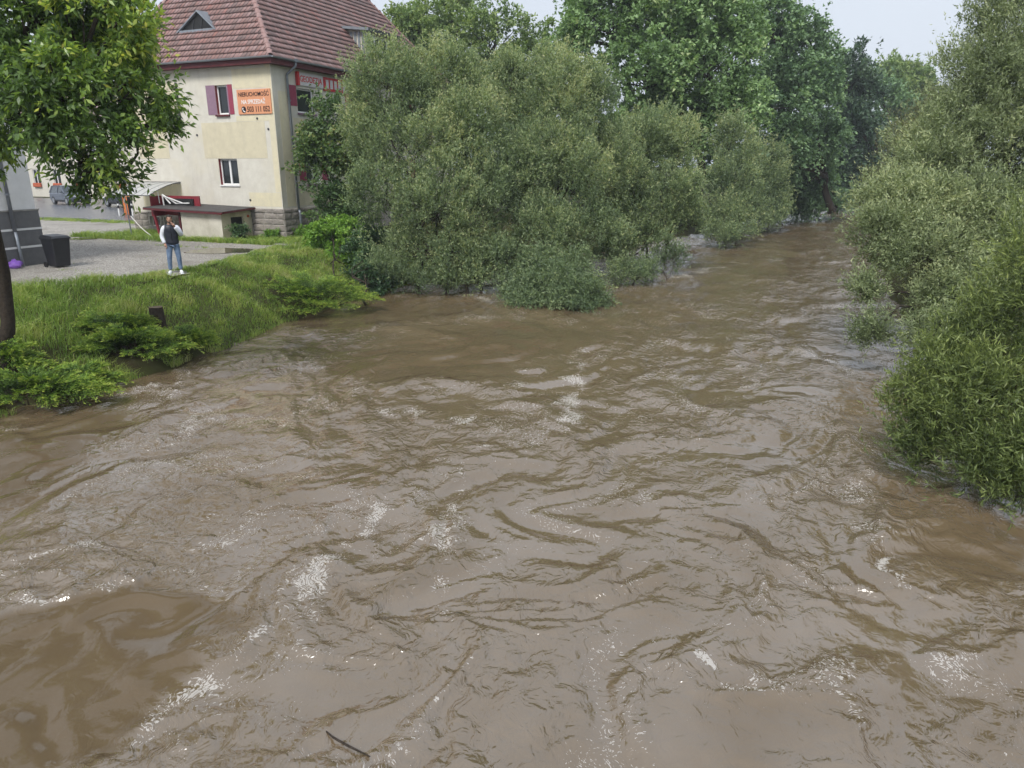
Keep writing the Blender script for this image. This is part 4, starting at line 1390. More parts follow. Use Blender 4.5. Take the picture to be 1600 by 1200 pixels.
def man():
    p = at(276, 427, Z0)
    r = empty('person', (p[0], p[1], gz(p[0], p[1]) + .012), math.radians(25))
    tag(r, 'man in dark quilted vest, white sleeves and jeans holding hand to face', 'person')
    V = [(0, 0, .95), (0, 0, 1.15), (0, .01, 1.33), (0, .01, 1.46), (0, 0, 1.54), (0, -.015, 1.60),
         (.10, 0, .90), (.125, -.02, .50), (.135, .01, .10),
         (-.10, 0, .90), (-.135, -.03, .50), (-.155, .01, .10),
         (.17, .01, 1.43), (.285, -.03, 1.17), (.115, -.185, 1.46),
         (-.17, .01, 1.43), (-.265, .05, 1.16), (-.205, -.05, .93)]
    Ed = [(0, 1), (1, 2), (2, 3), (3, 4), (4, 5), (0, 6), (6, 7), (7, 8), (0, 9), (9, 10), (10, 11), (3, 12), (12, 13), (13, 14), (3, 15), (15, 16), (16, 17)]
    Ra = [(.12, .085), (.11, .08), (.12, .085), (.09, .065), .058, .056, .07, .05, .036, .07, .05, .036, .045, .036, .030, .045, .036, .032]
    me = skin_mesh('person_body', V, Ed, Ra, 2)
    bm = bmesh.new()
    bm.from_mesh(me)
    # head with chin, nose and ears
    h = bmesh.ops.create_uvsphere(bm, u_segments=20, v_segments=14, radius=1)['verts']
    for q in h:
        x, y, z = q.co
        w = 1.0 - .18 * max(0, -z)
        nose = .016 * math.exp(-((x / .16) ** 2 + ((z + .08) / .22) ** 2)) if y < 0 else 0
        q.co = Vector((x * .077 * w, y * .096 - nose * 1.3 + (-.012 if z < -.3 and y < 0 else 0), z * .118)) + Vector((.0, -.025, 1.675))
        q.co = Matrix.Rotation(math.radians(8), 3, 'X') @ (q.co - Vector((0, 0, 1.6))) + Vector((0, 0, 1.6))
    for s in (-1, 1):
        e = bmesh.ops.create_uvsphere(bm, u_segments=8, v_segments=6, radius=1)['verts']
        for q in e:
            q.co = Vector((s * .078 + q.co.x * .012, -.015 + q.co.y * .02, 1.67 + q.co.z * .032))
    # hand at the face: palm, four curled fingers and a thumb
    def tube_bm(pts, rad, n=7):
        t = MB().tube(pts, rad, n)
        vv = [bm.verts.new(c) for c in t.v]
        for q in t.f:
            try: bm.faces.new([vv[i] for i in q])
            except ValueError: pass
    w0 = np.array([.115, -.185, 1.46])
    d = np.array([-.42, .18, .88]); d /= np.linalg.norm(d)
    side_ = np.array([.35, .9, 0.0]); side_ /= np.linalg.norm(side_)
    tube_bm([w0, w0 + d * .045, w0 + d * .085], [.03, .042, .036], 8)
    for i, ln in enumerate((.075, .085, .08, .062)):
        b0 = w0 + d * .08 + side_ * (-.03 + .02 * i)
        inn = np.array([-.5, .35, .0])
        tube_bm([b0, b0 + d * ln * .5, b0 + d * ln * .75 + inn * ln * .35, b0 + d * ln * .8 + inn * ln * .75], [.011, .0105, .0095, .007])
    tube_bm([w0 + d * .03 - side_ * .03, w0 + d * .06 - side_ * .055, w0 + d * .095 - side_ * .058], [.013, .012, .009])
    # other hand, thumb hooked at the pocket
    w1, d1 = np.array([-.205, -.05, .93]), np.array([.18, -.25, -.95])
    tube_bm([w1, w1 + d1 * .05, w1 + d1 * .09], [.032, .04, .034], 8)
    for i, ln in enumerate((.07, .08, .075, .06)):
        b0 = w1 + d1 * .085 + np.array([.02, -.8, 0]) * (-.03 + .02 * i)
        tube_bm([b0, b0 + d1 * ln * .6, b0 + d1 * ln + np.array([.015, 0, 0])], [.011, .010, .007])
    tube_bm([w1 + d1 * .03 + np.array([0, -.03, 0]), w1 + d1 * .06 + np.array([.02, -.055, 0]), w1 + d1 * .09 + np.array([.03, -.06, 0])], [.013, .012, .009])
    bmesh.ops.recalc_face_normals(bm, faces=bm.faces[:])
    bm.to_mesh(me)
    bm.free()
    r.scale = (1.06, 1.06, 1.03)
    body = link('person_body', me, 'skin', r, smooth=True)
    # face details
    for s in (-1, 1):
        MB().tube([(s * .032 - .014, -.112, 1.692), (s * .032 + .014, -.112, 1.692)], .0085, 6).build('eye', 'ink_dark', body)
        MB().tube([(s * .034 - .02, -.113, 1.712), (s * .034 + .02, -.110, 1.712)], .006, 5).build('eyebrow', 'hair', body)
    MB().tube([(-.025, -.112, 1.607), (0, -.118, 1.608), (.025, -.112, 1.607)], .006, 5).build('mouth', 'terracotta', body)
    # hair and short beard
    bm = bmesh.new()
    hv = bmesh.ops.create_uvsphere(bm, u_segments=22, v_segments=14, radius=1)['verts']
    for q in hv:
        x, y, z = q.co
        q.co = Vector((x * .088, y * .110, z * .130)) + Vector((0, -.020, 1.684))
        q.co = Matrix.Rotation(math.radians(8), 3, 'X') @ (q.co - Vector((0, 0, 1.6))) + Vector((0, 0, 1.6))
    kill = [q for q in bm.verts if (q.co.z < 1.728 and q.co.y < -.085) or (q.co.z < 1.66 and q.co.y < .02) or q.co.z < 1.60]
    bmesh.ops.delete(bm, geom=kill, context='VERTS')
    hm = bpy.data.meshes.new('hair'); bm.to_mesh(hm); bm.free()
    link('hair', hm, 'hair', r, smooth=True)
    bm = bmesh.new()
    hv = bmesh.ops.create_uvsphere(bm, u_segments=22, v_segments=16, radius=1)['verts']
    for q in hv:
        x, y, z = q.co
        w = 1.0 - .18 * max(0, -z)
        q.co = Vector((x * .080 * w, y * .1 - (.016 if z < -.3 and y < 0 else 0), z * .122)) + Vector((0, -.032, 1.672))
        q.co = Matrix.Rotation(math.radians(8), 3, 'X') @ (q.co - Vector((0, 0, 1.6))) + Vector((0, 0, 1.6))
    kill = [q for q in bm.verts if q.co.z > 1.605 or q.co.y > .0]
    bmesh.ops.delete(bm, geom=kill, context='VERTS')
    hm = bpy.data.meshes.new('beard'); bm.to_mesh(hm); bm.free()
    link('beard', hm, 'hair', r, smooth=True)
    # clothes over the same joints
    vm = skin_mesh('vest', [(0, 0, .88), (0, 0, .98), (0, 0, 1.08), (0, 0, 1.16), (0, .005, 1.24), (0, .01, 1.32), (0, .01, 1.40), (0, .01, 1.47), (0, 0, 1.53)],
                   [(i, i + 1) for i in range(8)], [(.20, .15), (.21, .16), (.19, .145), (.212, .16), (.196, .148), (.222, .165), (.215, .155), (.20, .13), (.10, .10)], 2)
    link('vest', vm, 'vest', r, smooth=True)
    MB().tube([(0, -.135, 1.0), (0, -.14, 1.2), (0, -.125, 1.42)], .008, 5).build('zip', 'phone', r)
    chain('sleeve', [(.10, .01, 1.47), (.20, .0, 1.37), (.285, -.03, 1.17), (.24, -.085, 1.26), (.118, -.182, 1.45)], [.10, .092, .074, .068, .052], 'shirt', r)
    chain('sleeve', [(-.10, .01, 1.47), (-.20, .03, 1.36), (-.265, .05, 1.16), (-.245, .01, 1.06), (-.207, -.048, .94)], [.10, .090, .072, .066, .052], 'shirt', r)
    jm = skin_mesh('jeans', [(0, 0, 1.02), (.09, 0, .86), (.11, -.012, .68), (.125, -.02, .5), (.13, 0, .30), (.135, .01, .11), (-.09, 0, .86), (-.118, -.018, .68), (-.135, -.03, .5), (-.147, -.005, .30), (-.155, .01, .11)],
                   [(0, 1), (1, 2), (2, 3), (3, 4), (4, 5), (0, 6), (6, 7), (7, 8), (8, 9), (9, 10)], [(.165, .125), .108, .092, .076, .068, .060, .108, .092, .076, .068, .060], 2)
    link('jeans', jm, 'jeans', r, smooth=True)
    for s, x, a in ((1, .14, .12), (-1, -.16, -.25)):
        sm = skin_mesh('shoe', [(0, .05, .055), (0, -.02, .06), (0, -.12, .05), (0, -.19, .04)], [(0, 1), (1, 2), (2, 3)], [(.05, .055), (.052, .06), (.052, .045), (.038, .032)], 2)
        so_ = link('shoe', sm, 'shoe', r, (x, .01, -.006), (0, 0, a), True)
        MB().box(-.05, .05, -.235, .10, .0, .024).build('sole', 'shoe', so_, bevel=.01)
man()

# ------------------------------------------------------------------ vegetation
def unit(a):
    return a / (np.linalg.norm(a, axis=-1, keepdims=True) + 1e-9)
def leaves(name, P, D, NN, L, W, tint, mat, parent=None, fold=0.15, tri=False):
    """kite shaped leaves: base P, direction D, normal hint NN"""
    D = unit(D)
    S = unit(np.cross(D, NN))
    U = np.cross(S, D)
    L, W = L[:, None], W[:, None]
    mid = P + D * L * 0.42
    V = np.stack([P, mid + S * W * .5 + U * W * fold, P + D * L - U * L * .06, mid - S * W * .5 + U * W * fold], 1).reshape(-1, 3)
    n = len(P)
    if tri:
        V = np.stack([P + S * W * .18, P + D * L, mid * .6 + P * .4 - S * W * .8 + U * W * fold], 1).reshape(-1, 3)
        return mesh_np(name, V, np.arange(3 * n).reshape(n, 3), mat, parent, attrs={'tint': ('FACE', tint)})
    Q = np.arange(4 * n).reshape(n, 4)
    return mesh_np(name, V, Q, mat, parent, attrs={'tint': ('FACE', tint)})
def dirs(n, rng):
    return unit(rng.normal(size=(n, 3)))
def lobe(px, py, rx, ry, Y, dz=1.0):
    """crown lobe seen at a photo position, at depth Y with radii in metres"""
    c = at(px, py, Y=Y)
    dist = math.hypot(Y, CAM_Z - c[2]) if False else Y * CP + (CAM_Z - c[2]) * SP
    k = dist / F_PX
    return c, np.array([rx * k, (rx + ry) / 2 * k * dz, ry * k])
def sublobes(lobes, rng, k):
    out = []
    for c, r in lobes:
        out.append((c, r * .84))
        for d in dirs(k, rng):
            if d[2] < -.55: d[2] *= -.4
            out.append((c + d * r * rng.uniform(.52, .72), r * rng.uniform(.38, .54)))
    return out
def crown_points(lobes, n_clumps, rng, inner=0.25, bottom=0.5, rough=0.22, sub=0):
    if sub: lobes = sublobes(lobes, rng, sub)
    vol = np.array([(r[0] * r[1] + r[0] * r[2] + r[1] * r[2]) for _, r in lobes])
    cnt = np.maximum(3, (n_clumps * vol / vol.sum()).astype(int))
    out_p, out_d = [], []
    for (c, r), n in zip(lobes, cnt):
        d = dirs(int(n * 1.6), rng)
        keep = (d[:, 2] > -0.35) | (rng.random(len(d)) < bottom)
        d = d[keep][:n]
        rr = np.where(rng.random(len(d)) < inner, rng.uniform(.35, .8, len(d)), rng.uniform(.8, 1.0, len(d)))
        bump = 1 + rough * perlin(d[:, 0] * 2.1 + c[0], d[:, 2] * 2.1 + d[:, 1] * 1.3 + c[2], 3)
        p = c + d * r * (rr * bump)[:, None]
        out_p.append(p)
        out_d.append(unit(d / r))
    P, D = np.concatenate(out_p), np.concatenate(out_d)
    inside = np.zeros(len(P), int)
    for c, r in lobes:
        inside += (np.linalg.norm((P - c) / r, axis=1) < 0.62)
    keep = (inside == 0) | (rng.random(len(P)) < 0.4)
    return P[keep], D[keep]
def sprays(P, D, rng, k, cs, up, out, rnd, droop, m, L, W, jit, nbias=0.0, ldir=0.8, tinter=None, tip=0.35):
    """from clumps (P,D): k twigs each, m leaves per twig"""
    n = len(P)
    size = cs * rng.uniform(.65, 1.35, n)
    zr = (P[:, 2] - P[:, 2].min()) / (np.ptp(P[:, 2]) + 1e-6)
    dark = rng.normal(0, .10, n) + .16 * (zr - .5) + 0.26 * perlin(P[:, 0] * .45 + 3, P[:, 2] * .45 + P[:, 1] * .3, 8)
    b = np.repeat(P, k, 0) - np.repeat(D * size[:, None] * .3, k, 0)
    td = unit(np.repeat(D, k, 0) * out + np.array([0, 0, up]) + rng.normal(size=(n * k, 3)) * rnd)
    tl_ = np.repeat(size, k) * rng.uniform(.6, 1.25, n * k)
    dk = np.repeat(dark, k)
    b = b + rng.normal(size=b.shape) * (np.repeat(size, k) * .28)[:, None]
    t = rng.uniform(.12, 1.0, (n * k, m))
    pos = b[:, None] + td[:, None] * (tl_[:, None] * t)[..., None]
    pos[..., 2] -= droop * (tl_[:, None] * t * t)
    pos = pos.reshape(-1, 3) + rng.normal(size=(n * k * m, 3)) * jit
    rad = rng.normal(size=(n * k * m, 3))
    tdr = np.repeat(td, m, 0)
    ld = unit(tdr * ldir + rad * .62 - np.array([0, 0, 1.0]) * droop * .5)
    NN = rng.normal(size=ld.shape) + np.array([0, 0, nbias])
    q = len(pos)
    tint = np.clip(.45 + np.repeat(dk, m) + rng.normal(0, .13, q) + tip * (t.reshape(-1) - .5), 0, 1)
    return pos, ld, NN, L * rng.uniform(.6, 1.3, q), W * rng.uniform(.7, 1.25, q), tint
def limb_pts(a, b, rng, n=6, wob=.06, sag=0.0):
    a, b = np.array(a, float), np.array(b, float)
    L = np.linalg.norm(b - a)
    o1, o2 = rng.normal(size=3) * L * wob, rng.normal(size=3) * L * wob
    return [a + (b - a) * t + o1 * math.sin(math.pi * t) + o2 * math.sin(2 * math.pi * t) + np.array([0, 0, sag * L * math.sin(math.pi * t)]) for t in np.linspace(0, 1, n)]
def tree(name, label, cat, bases, lobes, mat, bark, seed, n_clumps, k, m, cs, L, W, up=.5, out=.8, rnd=.45, droop=0., jit=.04, nbias=0., r0=.16, group=None,
         inner=.25, bottom=.5, twig_n=60, rough=.22, tip=.35, fold=.15, limb_r=.4, ldir=.8, fork=.45, tri=True, top_at=None, sub=8, tone=0.0):
    rng = np.random.default_rng(seed)
    base = np.array(bases[0], float)
    o = empty(name, base)
    tag(o, label, cat, group)
    P, D = crown_points(lobes, n_clumps, rng, inner, bottom, rough, sub)
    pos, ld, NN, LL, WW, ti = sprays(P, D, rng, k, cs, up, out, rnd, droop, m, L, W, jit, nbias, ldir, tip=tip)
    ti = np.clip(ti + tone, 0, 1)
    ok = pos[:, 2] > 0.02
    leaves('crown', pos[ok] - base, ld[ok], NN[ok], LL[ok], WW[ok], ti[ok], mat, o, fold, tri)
    mb = MB()
    bs = [np.array(q, float) for q in bases]
    # main stems, then limbs to each lobe, then branches to clumps
    stems = {}
    for i, q in enumerate(bs):
        mine = [lb for j, lb in enumerate(lobes) if j % len(bs) == i] or [lobes[i % len(lobes)]]
        cen = np.mean([c for c, _ in mine], 0)
        top = q + (cen - q) * fork
        top[:2] = q[:2] + (cen - q)[:2] * fork * .6
        if top_at is not None: top = np.array(top_at, float)
        pts = limb_pts(q - np.array([0, 0, .5]), top, rng, 6, .03)
        mb.tube([p - base for p in pts], np.linspace(r0, r0 * .72, 6) * np.array([1.25, 1, 1, 1, 1, 1]), 9)
        for c, r in mine:
            pts = limb_pts(top, c, rng, 6, .07)
            mb.tube([p - base for p in pts], np.linspace(r0 * .62 * (limb_r + .6), r0 * .26, 6), 7)
    idx = rng.choice(len(P), min(twig_n, len(P)), replace=False)
    cs_ = np.array([c for c, _ in lobes])
    for i in idx:
        j = np.argmin(np.linalg.norm(cs_ - P[i], axis=1))
        st_ = cs_[j] + rng.normal(size=3) * .1 - (cs_[j] - bs[0]) * .12
        pts = limb_pts(st_, P[i], rng, 5, .06, .03)
        mb.tube([p - base for p in pts], np.linspace(r0 * .2, r0 * .05, 5), 5, cap=False)
    mb.build('trunk', bark, o, smooth=True, fix=False)
    return o

# leaf materials (linear reflectances)
M['lf_willow'] = leaf_mat('grey_willow_leaf', [(0.0, (0.036, 0.054, 0.030)), (.45, (0.078, 0.105, 0.054)), (.75, (0.133, 0.160, 0.080)), (1.0, (0.200, 0.216, 0.105))], .35, gain=2.45)
M['lf_willow_r'] = leaf_mat('silver_willow_leaf', [(0.0, (0.045, 0.060, 0.028)), (.45, (0.090, 0.112, 0.055)), (.75, (0.14, 0.165, 0.085)), (1.0, (0.20, 0.215, 0.11))], .25, gain=2.15)
M['lf_osier'] = leaf_mat('bright_osier_leaf', [(0.0, (0.040, 0.058, 0.020)), (.45, (0.088, 0.114, 0.038)), (.75, (0.145, 0.175, 0.058)), (1.0, (0.22, 0.245, 0.09))], .3, gain=1.95)
M['lf_lime'] = leaf_mat('lime_tree_leaf', [(0.0, (0.036, 0.062, 0.026)), (.45, (0.078, 0.122, 0.052)), (.8, (0.125, 0.185, 0.080)), (1.0, (0.17, 0.23, 0.10))], .3, gain=2.45)
M['lf_deep'] = leaf_mat('deep_green_leaf', [(0.0, (0.024, 0.045, 0.024)), (.45, (0.052, 0.086, 0.044)), (.8, (0.088, 0.135, 0.064)), (1.0, (0.12, 0.17, 0.075))], .25, gain=2.5)
M['lf_dark'] = leaf_mat('dark_tree_leaf', [(0.0, (0.014, 0.026, 0.016)), (.5, (0.028, 0.05, 0.030)), (1.0, (0.06, 0.09, 0.05))], .2, gain=2.2)
M['lf_pale'] = leaf_mat('pale_tree_leaf', [(0.0, (0.045, 0.075, 0.028)), (.5, (0.095, 0.14, 0.05)), (1.0, (0.18, 0.22, 0.08))], .3, gain=1.9)
M['lf_olive'] = leaf_mat('olive_leaf', [(0.0, (0.040, 0.048, 0.020)), (.5, (0.085, 0.092, 0.040)), (1.0, (0.15, 0.15, 0.065))], .25, gain=1.8)
M['lf_ash'] = leaf_mat('ash_leaf', [(0.0, (0.020, 0.038, 0.012)), (.4, (0.050, 0.085, 0.024)), (.65, (0.105, 0.16, 0.036)), (.85, (0.19, 0.25, 0.045)), (1.0, (0.26, 0.27, 0.05))], .4, .35, .5, gain=2.1)
M['lf_maple'] = leaf_mat('maple_leaf', [(0.0, (0.020, 0.042, 0.016)), (.5, (0.050, 0.088, 0.032)), (.9, (0.10, 0.14, 0.045)), (1.0, (0.16, 0.15, 0.05))], .25, gain=1.8)
M['lf_shrub'] = leaf_mat('bright_shrub_leaf', [(0.0, (0.04, 0.085, 0.014)), (.5, (0.10, 0.19, 0.030)), (1.0, (0.19, 0.29, 0.055))], .3, gain=1.8)
M['lf_vine'] = leaf_mat('dark_vine_leaf', [(0.0, (0.014, 0.032, 0.016)), (.5, (0.034, 0.066, 0.030)), (1.0, (0.075, 0.12, 0.05))], .2, gain=1.8)
M['lf_juniper'] = leaf_mat('juniper_spray', [(0.0, (0.010, 0.022, 0.007)), (.35, (0.038, 0.070, 0.015)), (.62, (0.105, 0.175, 0.030)), (1.0, (0.25, 0.335, 0.055))], .25, .55, .25, gain=1.75)
M['lf_grass'] = leaf_mat('grass_blade', [(0.0, (0.045, 0.075, 0.016)), (.45, (0.10, 0.155, 0.032)), (.75, (0.175, 0.215, 0.055)), (.93, (0.27, 0.26, 0.10)), (1.0, (0.30, 0.24, 0.13))], .3, .5, .3, gain=2.1)

def W0(px, py, z=0.0): return at(px, py, z)
# --- trees behind the willows
tree('tall_tree', 'pale green tree rising behind the house roof and grey willows', 'tree', [(-7.0, 62, 1.6)],
     [lobe(650, 45, 34, 30, 62), lobe(720, 30, 75, 55, 62), lobe(780, 60, 55, 55, 61), lobe(690, 100, 90, 70, 63), lobe(628, 40, 20, 20, 62), lobe(830, 100, 50, 70, 62), lobe(760, 190, 90, 90, 60), lobe(860, 190, 70, 90, 59)], 'lf_pale', 'bark_grey', 11,
     560, 9, 14, 1.15, .27, .18, up=.35, nbias=1.2, droop=.25, r0=.32, jit=.08, twig_n=90, rough=.35)
tree('lime_tree', 'large bright green broadleaf tree above the grey willows', 'tree', [(13.5, 52, 1.5)],
     [lobe(940, 30, 70, 70, 52), lobe(1040, 20, 95, 70, 51), lobe(1110, 95, 80, 80, 50), lobe(1010, 110, 75, 70, 50), lobe(1150, 40, 55, 60, 52), lobe(1075, 185, 85, 55, 51), lobe(1150, 160, 50, 60, 51), lobe(990, 210, 60, 60, 51),
      lobe(1090, -60, 90, 60, 52), lobe(970, -50, 70, 60, 52), lobe(900, 60, 30, 60, 53)], 'lf_lime', 'bark', 12,
     1050, 11, 13, 1.0, .26, .19, up=.15, nbias=1.6, droop=.4, r0=.36, jit=.07, twig_n=110, rough=.4, tip=.45)
tree('riverside_tree', 'tall deep green tree reaching down to water at river bend', 'tree', [(29, 66, 1.5)],
     [lobe(1205, 40, 50, 55, 62), lobe(1245, 75, 50, 60, 63), lobe(1225, 150, 65, 75, 62), lobe(1275, 150, 32, 60, 65), lobe(1265, 230, 45, 65, 65), lobe(1215, 235, 50, 70, 62), lobe(1270, 290, 36, 36, 68), lobe(1240, 285, 40, 40, 68), lobe(1272, 314, 36, 18, 69), lobe(1298, 314, 28, 16, 71), lobe(1245, 318, 30, 16, 68)], 'lf_deep', 'bark', 13,
     820, 10, 12, 1.1, .28, .20, up=.1, nbias=1.4, droop=.4, r0=.34, jit=.08, rough=.4, tip=.4)
tree('dark_tree', 'nearly black green tree between the river bend trees', 'tree', [(43, 84, 1.5)],
     [lobe(1322, 125, 30, 45, 82), lobe(1345, 150, 30, 40, 83), lobe(1330, 210, 42, 60, 82), lobe(1310, 280, 34, 45, 84), lobe(1345, 280, 40, 50, 85)], 'lf_dark', 'bark', 14,
     420, 9, 11, 1.2, .36, .25, up=.3, nbias=.8, droop=.2, r0=.34, jit=.1, rough=.45)
tree('far_tree', 'rounded far tree on the skyline beyond the river bend', 'tree', [(62, 112, 1.5)],
     [lobe(1405, 122, 36, 28, 112), lobe(1435, 128, 22, 24, 112), lobe(1385, 150, 30, 40, 111), lobe(1425, 170, 40, 40, 112)], 'lf_pale', 'bark', 15,
     260, 8, 10, 1.5, .5, .34, up=.3, nbias=1.0, r0=.4, jit=.1, rough=.4)
tree('mid_green_tree', 'yellowish green tree below the far skyline tree', 'tree', [(53, 98, 1.5)],
     [lobe(1372, 148, 32, 30, 97), lobe(1400, 190, 42, 45, 97), lobe(1370, 230, 40, 50, 97), lobe(1390, 290, 50, 50, 98), lobe(1330, 300, 40, 30, 99)], 'lf_deep', 'bark', 16,
     330, 8, 10, 1.4, .42, .28, up=.2, nbias=1.2, r0=.36, jit=.1, rough=.4)
tree('olive_bush', 'hazy olive bush leaning over far right bank of river', 'bush', [(33, 58, 1.0)],
     [lobe(1445, 200, 45, 50, 56), lobe(1415, 245, 42, 45, 55), lobe(1480, 165, 40, 45, 57), lobe(1385, 285, 34, 34, 54), lobe(1440, 290, 60, 50, 55)], 'lf_olive', 'bark_willow', 17,
     420, 10, 12, .9, .19, .05, up=.7, r0=.2, jit=.05)
tree('dark_understory', 'shadowy shrubs on left bank below the bright broadleaf tree', 'bush', [(9.5, 55, 1.5)],
     [lobe(1000, 290, 80, 60, 55), lobe(1100, 270, 70, 70, 56), lobe(900, 280, 90, 70, 55), lobe(1170, 290, 50, 50, 60), lobe(800, 250, 80, 80, 56)], 'lf_deep', 'bark', 18,
     330, 8, 10, 1.1, .3, .2, up=.2, nbias=1.2, r0=.16, jit=.08)

tree('dark_understory', 'shadowy shrubs behind the small willows where the river bends away', 'bush', [(23, 74, 1.5)],
     [lobe(1180, 295, 50, 45, 70), lobe(1235, 285, 50, 45, 78), lobe(1285, 285, 40, 40, 90), lobe(1150, 280, 50, 50, 68), lobe(1210, 315, 60, 22, 72)], 'lf_deep', 'bark', 19,
     300, 8, 10, 1.1, .34, .24, up=.2, nbias=1.2, r0=.16, jit=.08)

# --- willows standing in the flood
wkw = dict(up=1.0, out=.75, rnd=.36, jit=.035, inner=.3, bottom=.75, rough=.3, tip=.5, ldir=1.0)
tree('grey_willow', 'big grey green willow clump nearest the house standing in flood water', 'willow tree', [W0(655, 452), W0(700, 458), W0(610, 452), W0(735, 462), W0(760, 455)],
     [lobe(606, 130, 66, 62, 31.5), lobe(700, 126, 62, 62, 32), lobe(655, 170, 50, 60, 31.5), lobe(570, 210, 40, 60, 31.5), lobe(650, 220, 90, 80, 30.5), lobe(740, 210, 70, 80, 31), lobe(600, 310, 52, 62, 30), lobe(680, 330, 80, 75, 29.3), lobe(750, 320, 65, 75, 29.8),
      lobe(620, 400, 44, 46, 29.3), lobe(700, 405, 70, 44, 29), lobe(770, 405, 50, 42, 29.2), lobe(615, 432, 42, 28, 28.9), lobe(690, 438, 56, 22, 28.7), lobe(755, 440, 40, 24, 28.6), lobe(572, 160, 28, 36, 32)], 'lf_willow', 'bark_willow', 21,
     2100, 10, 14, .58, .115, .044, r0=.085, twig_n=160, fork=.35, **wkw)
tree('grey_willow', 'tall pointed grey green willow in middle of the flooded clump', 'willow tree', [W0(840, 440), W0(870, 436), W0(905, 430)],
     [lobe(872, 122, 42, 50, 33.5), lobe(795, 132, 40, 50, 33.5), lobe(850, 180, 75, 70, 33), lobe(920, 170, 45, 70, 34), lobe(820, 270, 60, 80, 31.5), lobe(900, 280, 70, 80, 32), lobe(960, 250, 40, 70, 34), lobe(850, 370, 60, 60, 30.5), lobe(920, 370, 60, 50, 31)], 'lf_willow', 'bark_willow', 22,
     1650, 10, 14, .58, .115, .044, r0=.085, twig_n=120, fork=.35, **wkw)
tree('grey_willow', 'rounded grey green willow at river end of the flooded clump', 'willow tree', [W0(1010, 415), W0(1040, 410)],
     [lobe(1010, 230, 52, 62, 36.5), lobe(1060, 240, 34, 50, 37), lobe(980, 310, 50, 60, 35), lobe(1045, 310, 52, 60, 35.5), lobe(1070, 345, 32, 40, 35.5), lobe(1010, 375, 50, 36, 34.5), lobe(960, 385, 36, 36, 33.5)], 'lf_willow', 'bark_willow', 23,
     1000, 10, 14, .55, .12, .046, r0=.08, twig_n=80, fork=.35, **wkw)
tree('low_willow', 'low willow branches dipping into the current in front of clump', 'willow bush', [W0(800, 468), W0(850, 475)],
     [lobe(820, 432, 38, 34, 28.5), lobe(803, 456, 22, 20, 27.5), lobe(936, 470, 20, 14, 26.2), lobe(860, 446, 58, 38, 26.8), lobe(900, 422, 36, 36, 28), lobe(828, 474, 30, 22, 26), lobe(888, 478, 44, 24, 25.6), lobe(918, 452, 26, 28, 26.5), lobe(850, 410, 36, 30, 28)], 'lf_willow', 'bark_willow', 24,
     520, 9, 14, .55, .115, .042, tone=-.17, r0=.055, twig_n=60, fork=.4, droop=.5, **{**wkw, 'up': .15, 'rnd': .5, 'rough': .5})
tree('low_willow', 'small willow tuft in white water right of dipping branches', 'willow bush', [W0(985, 448)],
     [lobe(975, 430, 30, 26, 30.5), lobe(1005, 425, 24, 18, 31.5), lobe(1055, 405, 26, 16, 34)], 'lf_willow', 'bark_willow', 25,
     150, 9, 12, .45, .10, .036, tone=-.12, r0=.045, twig_n=24, fork=.4, **{**wkw, 'up': .5})
tree('grey_willow', 'pointed willow standing apart upstream of the clump', 'willow tree', [W0(1135, 376), W0(1150, 375)],
     [lobe(1135, 225, 30, 46, 48), lobe(1160, 245, 26, 50, 48), lobe(1135, 290, 42, 50, 47), lobe(1165, 310, 30, 45, 47.5), lobe(1135, 345, 38, 32, 46.5), lobe(1112, 368, 30, 18, 45.5), lobe(1155, 368, 34, 20, 45.5), lobe(1135, 372, 30, 14, 45)], 'lf_willow', 'bark_willow', 26,
     520, 10, 12, .75, .14, .048, r0=.09, twig_n=60, fork=.35, **wkw)
tree('grey_willow', 'small willow farthest along the left bank before the bend', 'willow tree', [W0(1200, 350)],
     [lobe(1205, 250, 24, 30, 58), lobe(1195, 285, 30, 36, 57), lobe(1218, 285, 20, 36, 58), lobe(1200, 325, 36, 20, 57), lobe(1185, 344, 26, 12, 56), lobe(1212, 343, 24, 12, 56.5), lobe(1200, 348, 26, 10, 55.5)], 'lf_willow', 'bark_willow', 27,
     300, 10, 12, .8, .17, .06, r0=.09, twig_n=36, fork=.35, **wkw)

# --- right bank
tree('silver_willow', 'tall silvery willow filling the upper right edge', 'willow tree', [(16.5, 24, 1.0), (17.5, 25, 1.2)],
     [lobe(1575, 40, 55, 75, 23), lobe(1620, -20, 80, 90, 24), lobe(1535, 130, 62, 80, 22.5), lobe(1600, 150, 80, 90, 23), lobe(1500, 215, 70, 70, 22), lobe(1570, 250, 90, 90, 22), lobe(1450, 265, 60, 50, 21.5), lobe(1640, 300, 80, 120, 22)], 'lf_willow_r', 'bark_willow', 31,
     1250, 10, 15, .62, .12, .034, r0=.13, twig_n=120, **{**wkw, 'up': .7})
tree('silver_willow', 'spreading silvery willow hanging low over water at right bank', 'willow tree', [(12.2, 19.5, .8), (12.8, 18.5, .8)],
     [lobe(1395, 315, 72, 42, 20), lobe(1460, 330, 70, 60, 19.5), lobe(1385, 370, 62, 42, 19), lobe(1450, 400, 80, 62, 18.5), lobe(1530, 360, 80, 80, 19), lobe(1475, 465, 46, 44, 17.5), lobe(1530, 470, 70, 60, 17.5), lobe(1350, 455, 20, 20, 18.2), lobe(1362, 524, 26, 20, 17.2), lobe(1462, 530, 40, 40, 16.5)], 'lf_willow_r', 'bark_willow', 32,
     1000, 10, 14, .48, .105, .031, r0=.10, twig_n=130, **{**wkw, 'up': .45})
